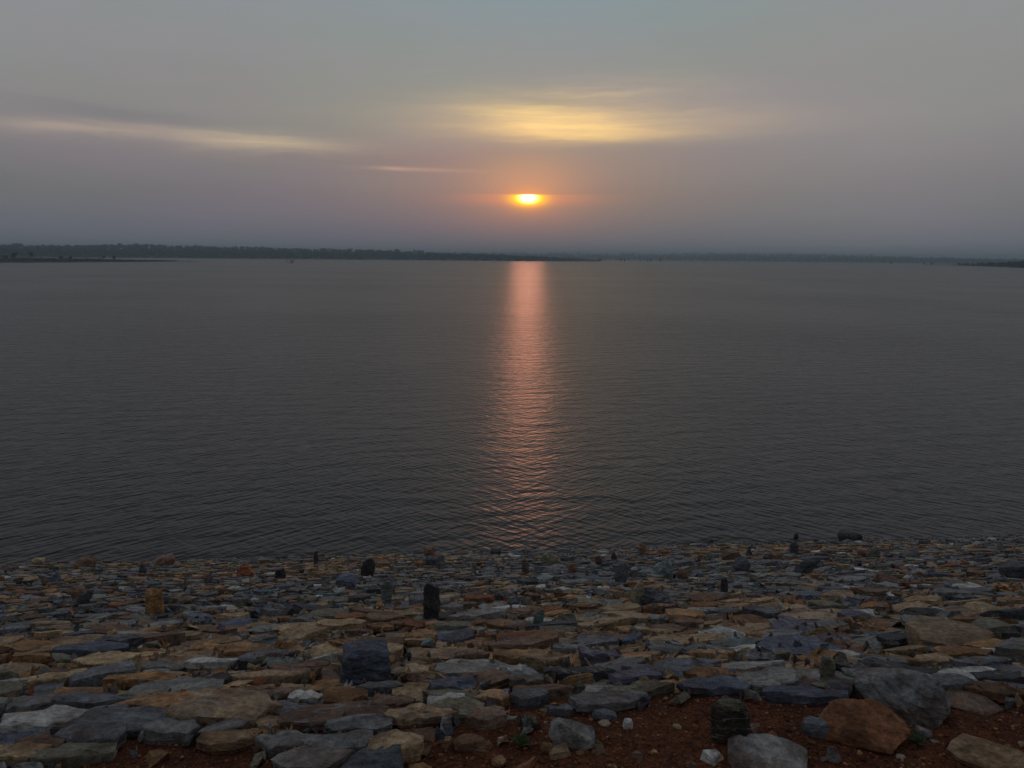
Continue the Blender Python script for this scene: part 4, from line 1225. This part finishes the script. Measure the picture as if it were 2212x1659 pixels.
for i, (x, yb, yt, w_, dead, lab) in enumerate(ctr): tree(x, yb, yt, w_, lab, GC_, R=1500 + i * 12, seed=60 + i, leaves=90, dead=dead)
GH = "dark trees on the headland at the right edge"
rt_trees = [(1925, 572, 566, 5, "smallest shrub standing alone, farthest left of the right-hand shallows"),
            (1997, 576, 567, 5, "narrow dark shrub in the shallows, left one of two"),
            (2012, 577, 567, 6, "narrow dark shrub in the shallows, right one of two"),
            (2050, 577, 573, 8, "low dark bush at the tip of the right headland"),
            (2072, 577, 567, 9, "dark round tree at the tip of the right headland"),
            (2092, 577, 567, 6, "slim dark tree right after the round tip tree of the headland")]
for i, (x, yb, yt, w_, lab) in enumerate(rt_trees): tree(x, yb, yt, w_, lab, GH, R=hr(x) * (1 if x > 2040 else .98), seed=80 + i, leaves=110)
r = random.Random(8)
VV, FF = [], []; off = 0
for px in np.arange(2060, 3080, 3.2):
    for row in range(2):
        p = px + r.uniform(-4, 4); d, _ = px_dir(p); R = hr(p) + 12 + row * 50 * r.random()
        pv, pf = protos[r.randrange(7)]
        zt = height_at(p, interp(p, [(2060, 571), (2090, 568), (2212, 563), (3100, 560)]) + r.uniform(-1, 3.0), R); w_ = zt * r.uniform(.7, 1.2)
        VV.append(np.stack([pv[:, 0] * w_ + d.x * R, pv[:, 1] * w_ + d.y * R, pv[:, 2] * zt * 1.05], 1)); FF.append(pf + off); off += len(pv)
o = mesh_obj("headland_trees", np.concatenate(VV).tolist(), np.concatenate(FF).tolist(), M_FOREST)
tag(o, "thicket of dark trees on the headland at the right edge", "thicket", kind='stuff')

# ---------------------------------------------------------------- haze
bpy.context.view_layer.update()
MAXZ = max(max((o.matrix_world @ Vector(c)).z for c in o.bound_box) for o in COL.objects if o.type == 'MESH')
bm = bmesh.new(); bmesh.ops.create_cube(bm, size=1.0)
me = bpy.data.meshes.new("haze"); bm.to_mesh(me); bm.free()
hz = bpy.data.objects.new("haze", me); COL.objects.link(hz)
HZ_TOP = MAXZ + 4.0
hz.scale = (2 * 6100, 6100 + 150, HZ_TOP + 3.5); hz.location = (0, (6100 - 150) / 2, (HZ_TOP - 3.5) / 2)
hm = bpy.data.materials.new("haze"); hm.use_nodes = True; ht = hm.node_tree; ht.nodes.clear()
ho = ht.nodes.new('ShaderNodeOutputMaterial'); pv_ = ht.nodes.new('ShaderNodeVolumePrincipled')
pv_.inputs['Density'].default_value = 0.00038; pv_.inputs['Color'].default_value = (0.68, 0.89, 1.0, 1); pv_.inputs['Anisotropy'].default_value = 0.45
ht.links.new(pv_.outputs[0], ho.inputs['Volume'])
me.materials.append(hm); hz['kind'] = 'stuff'
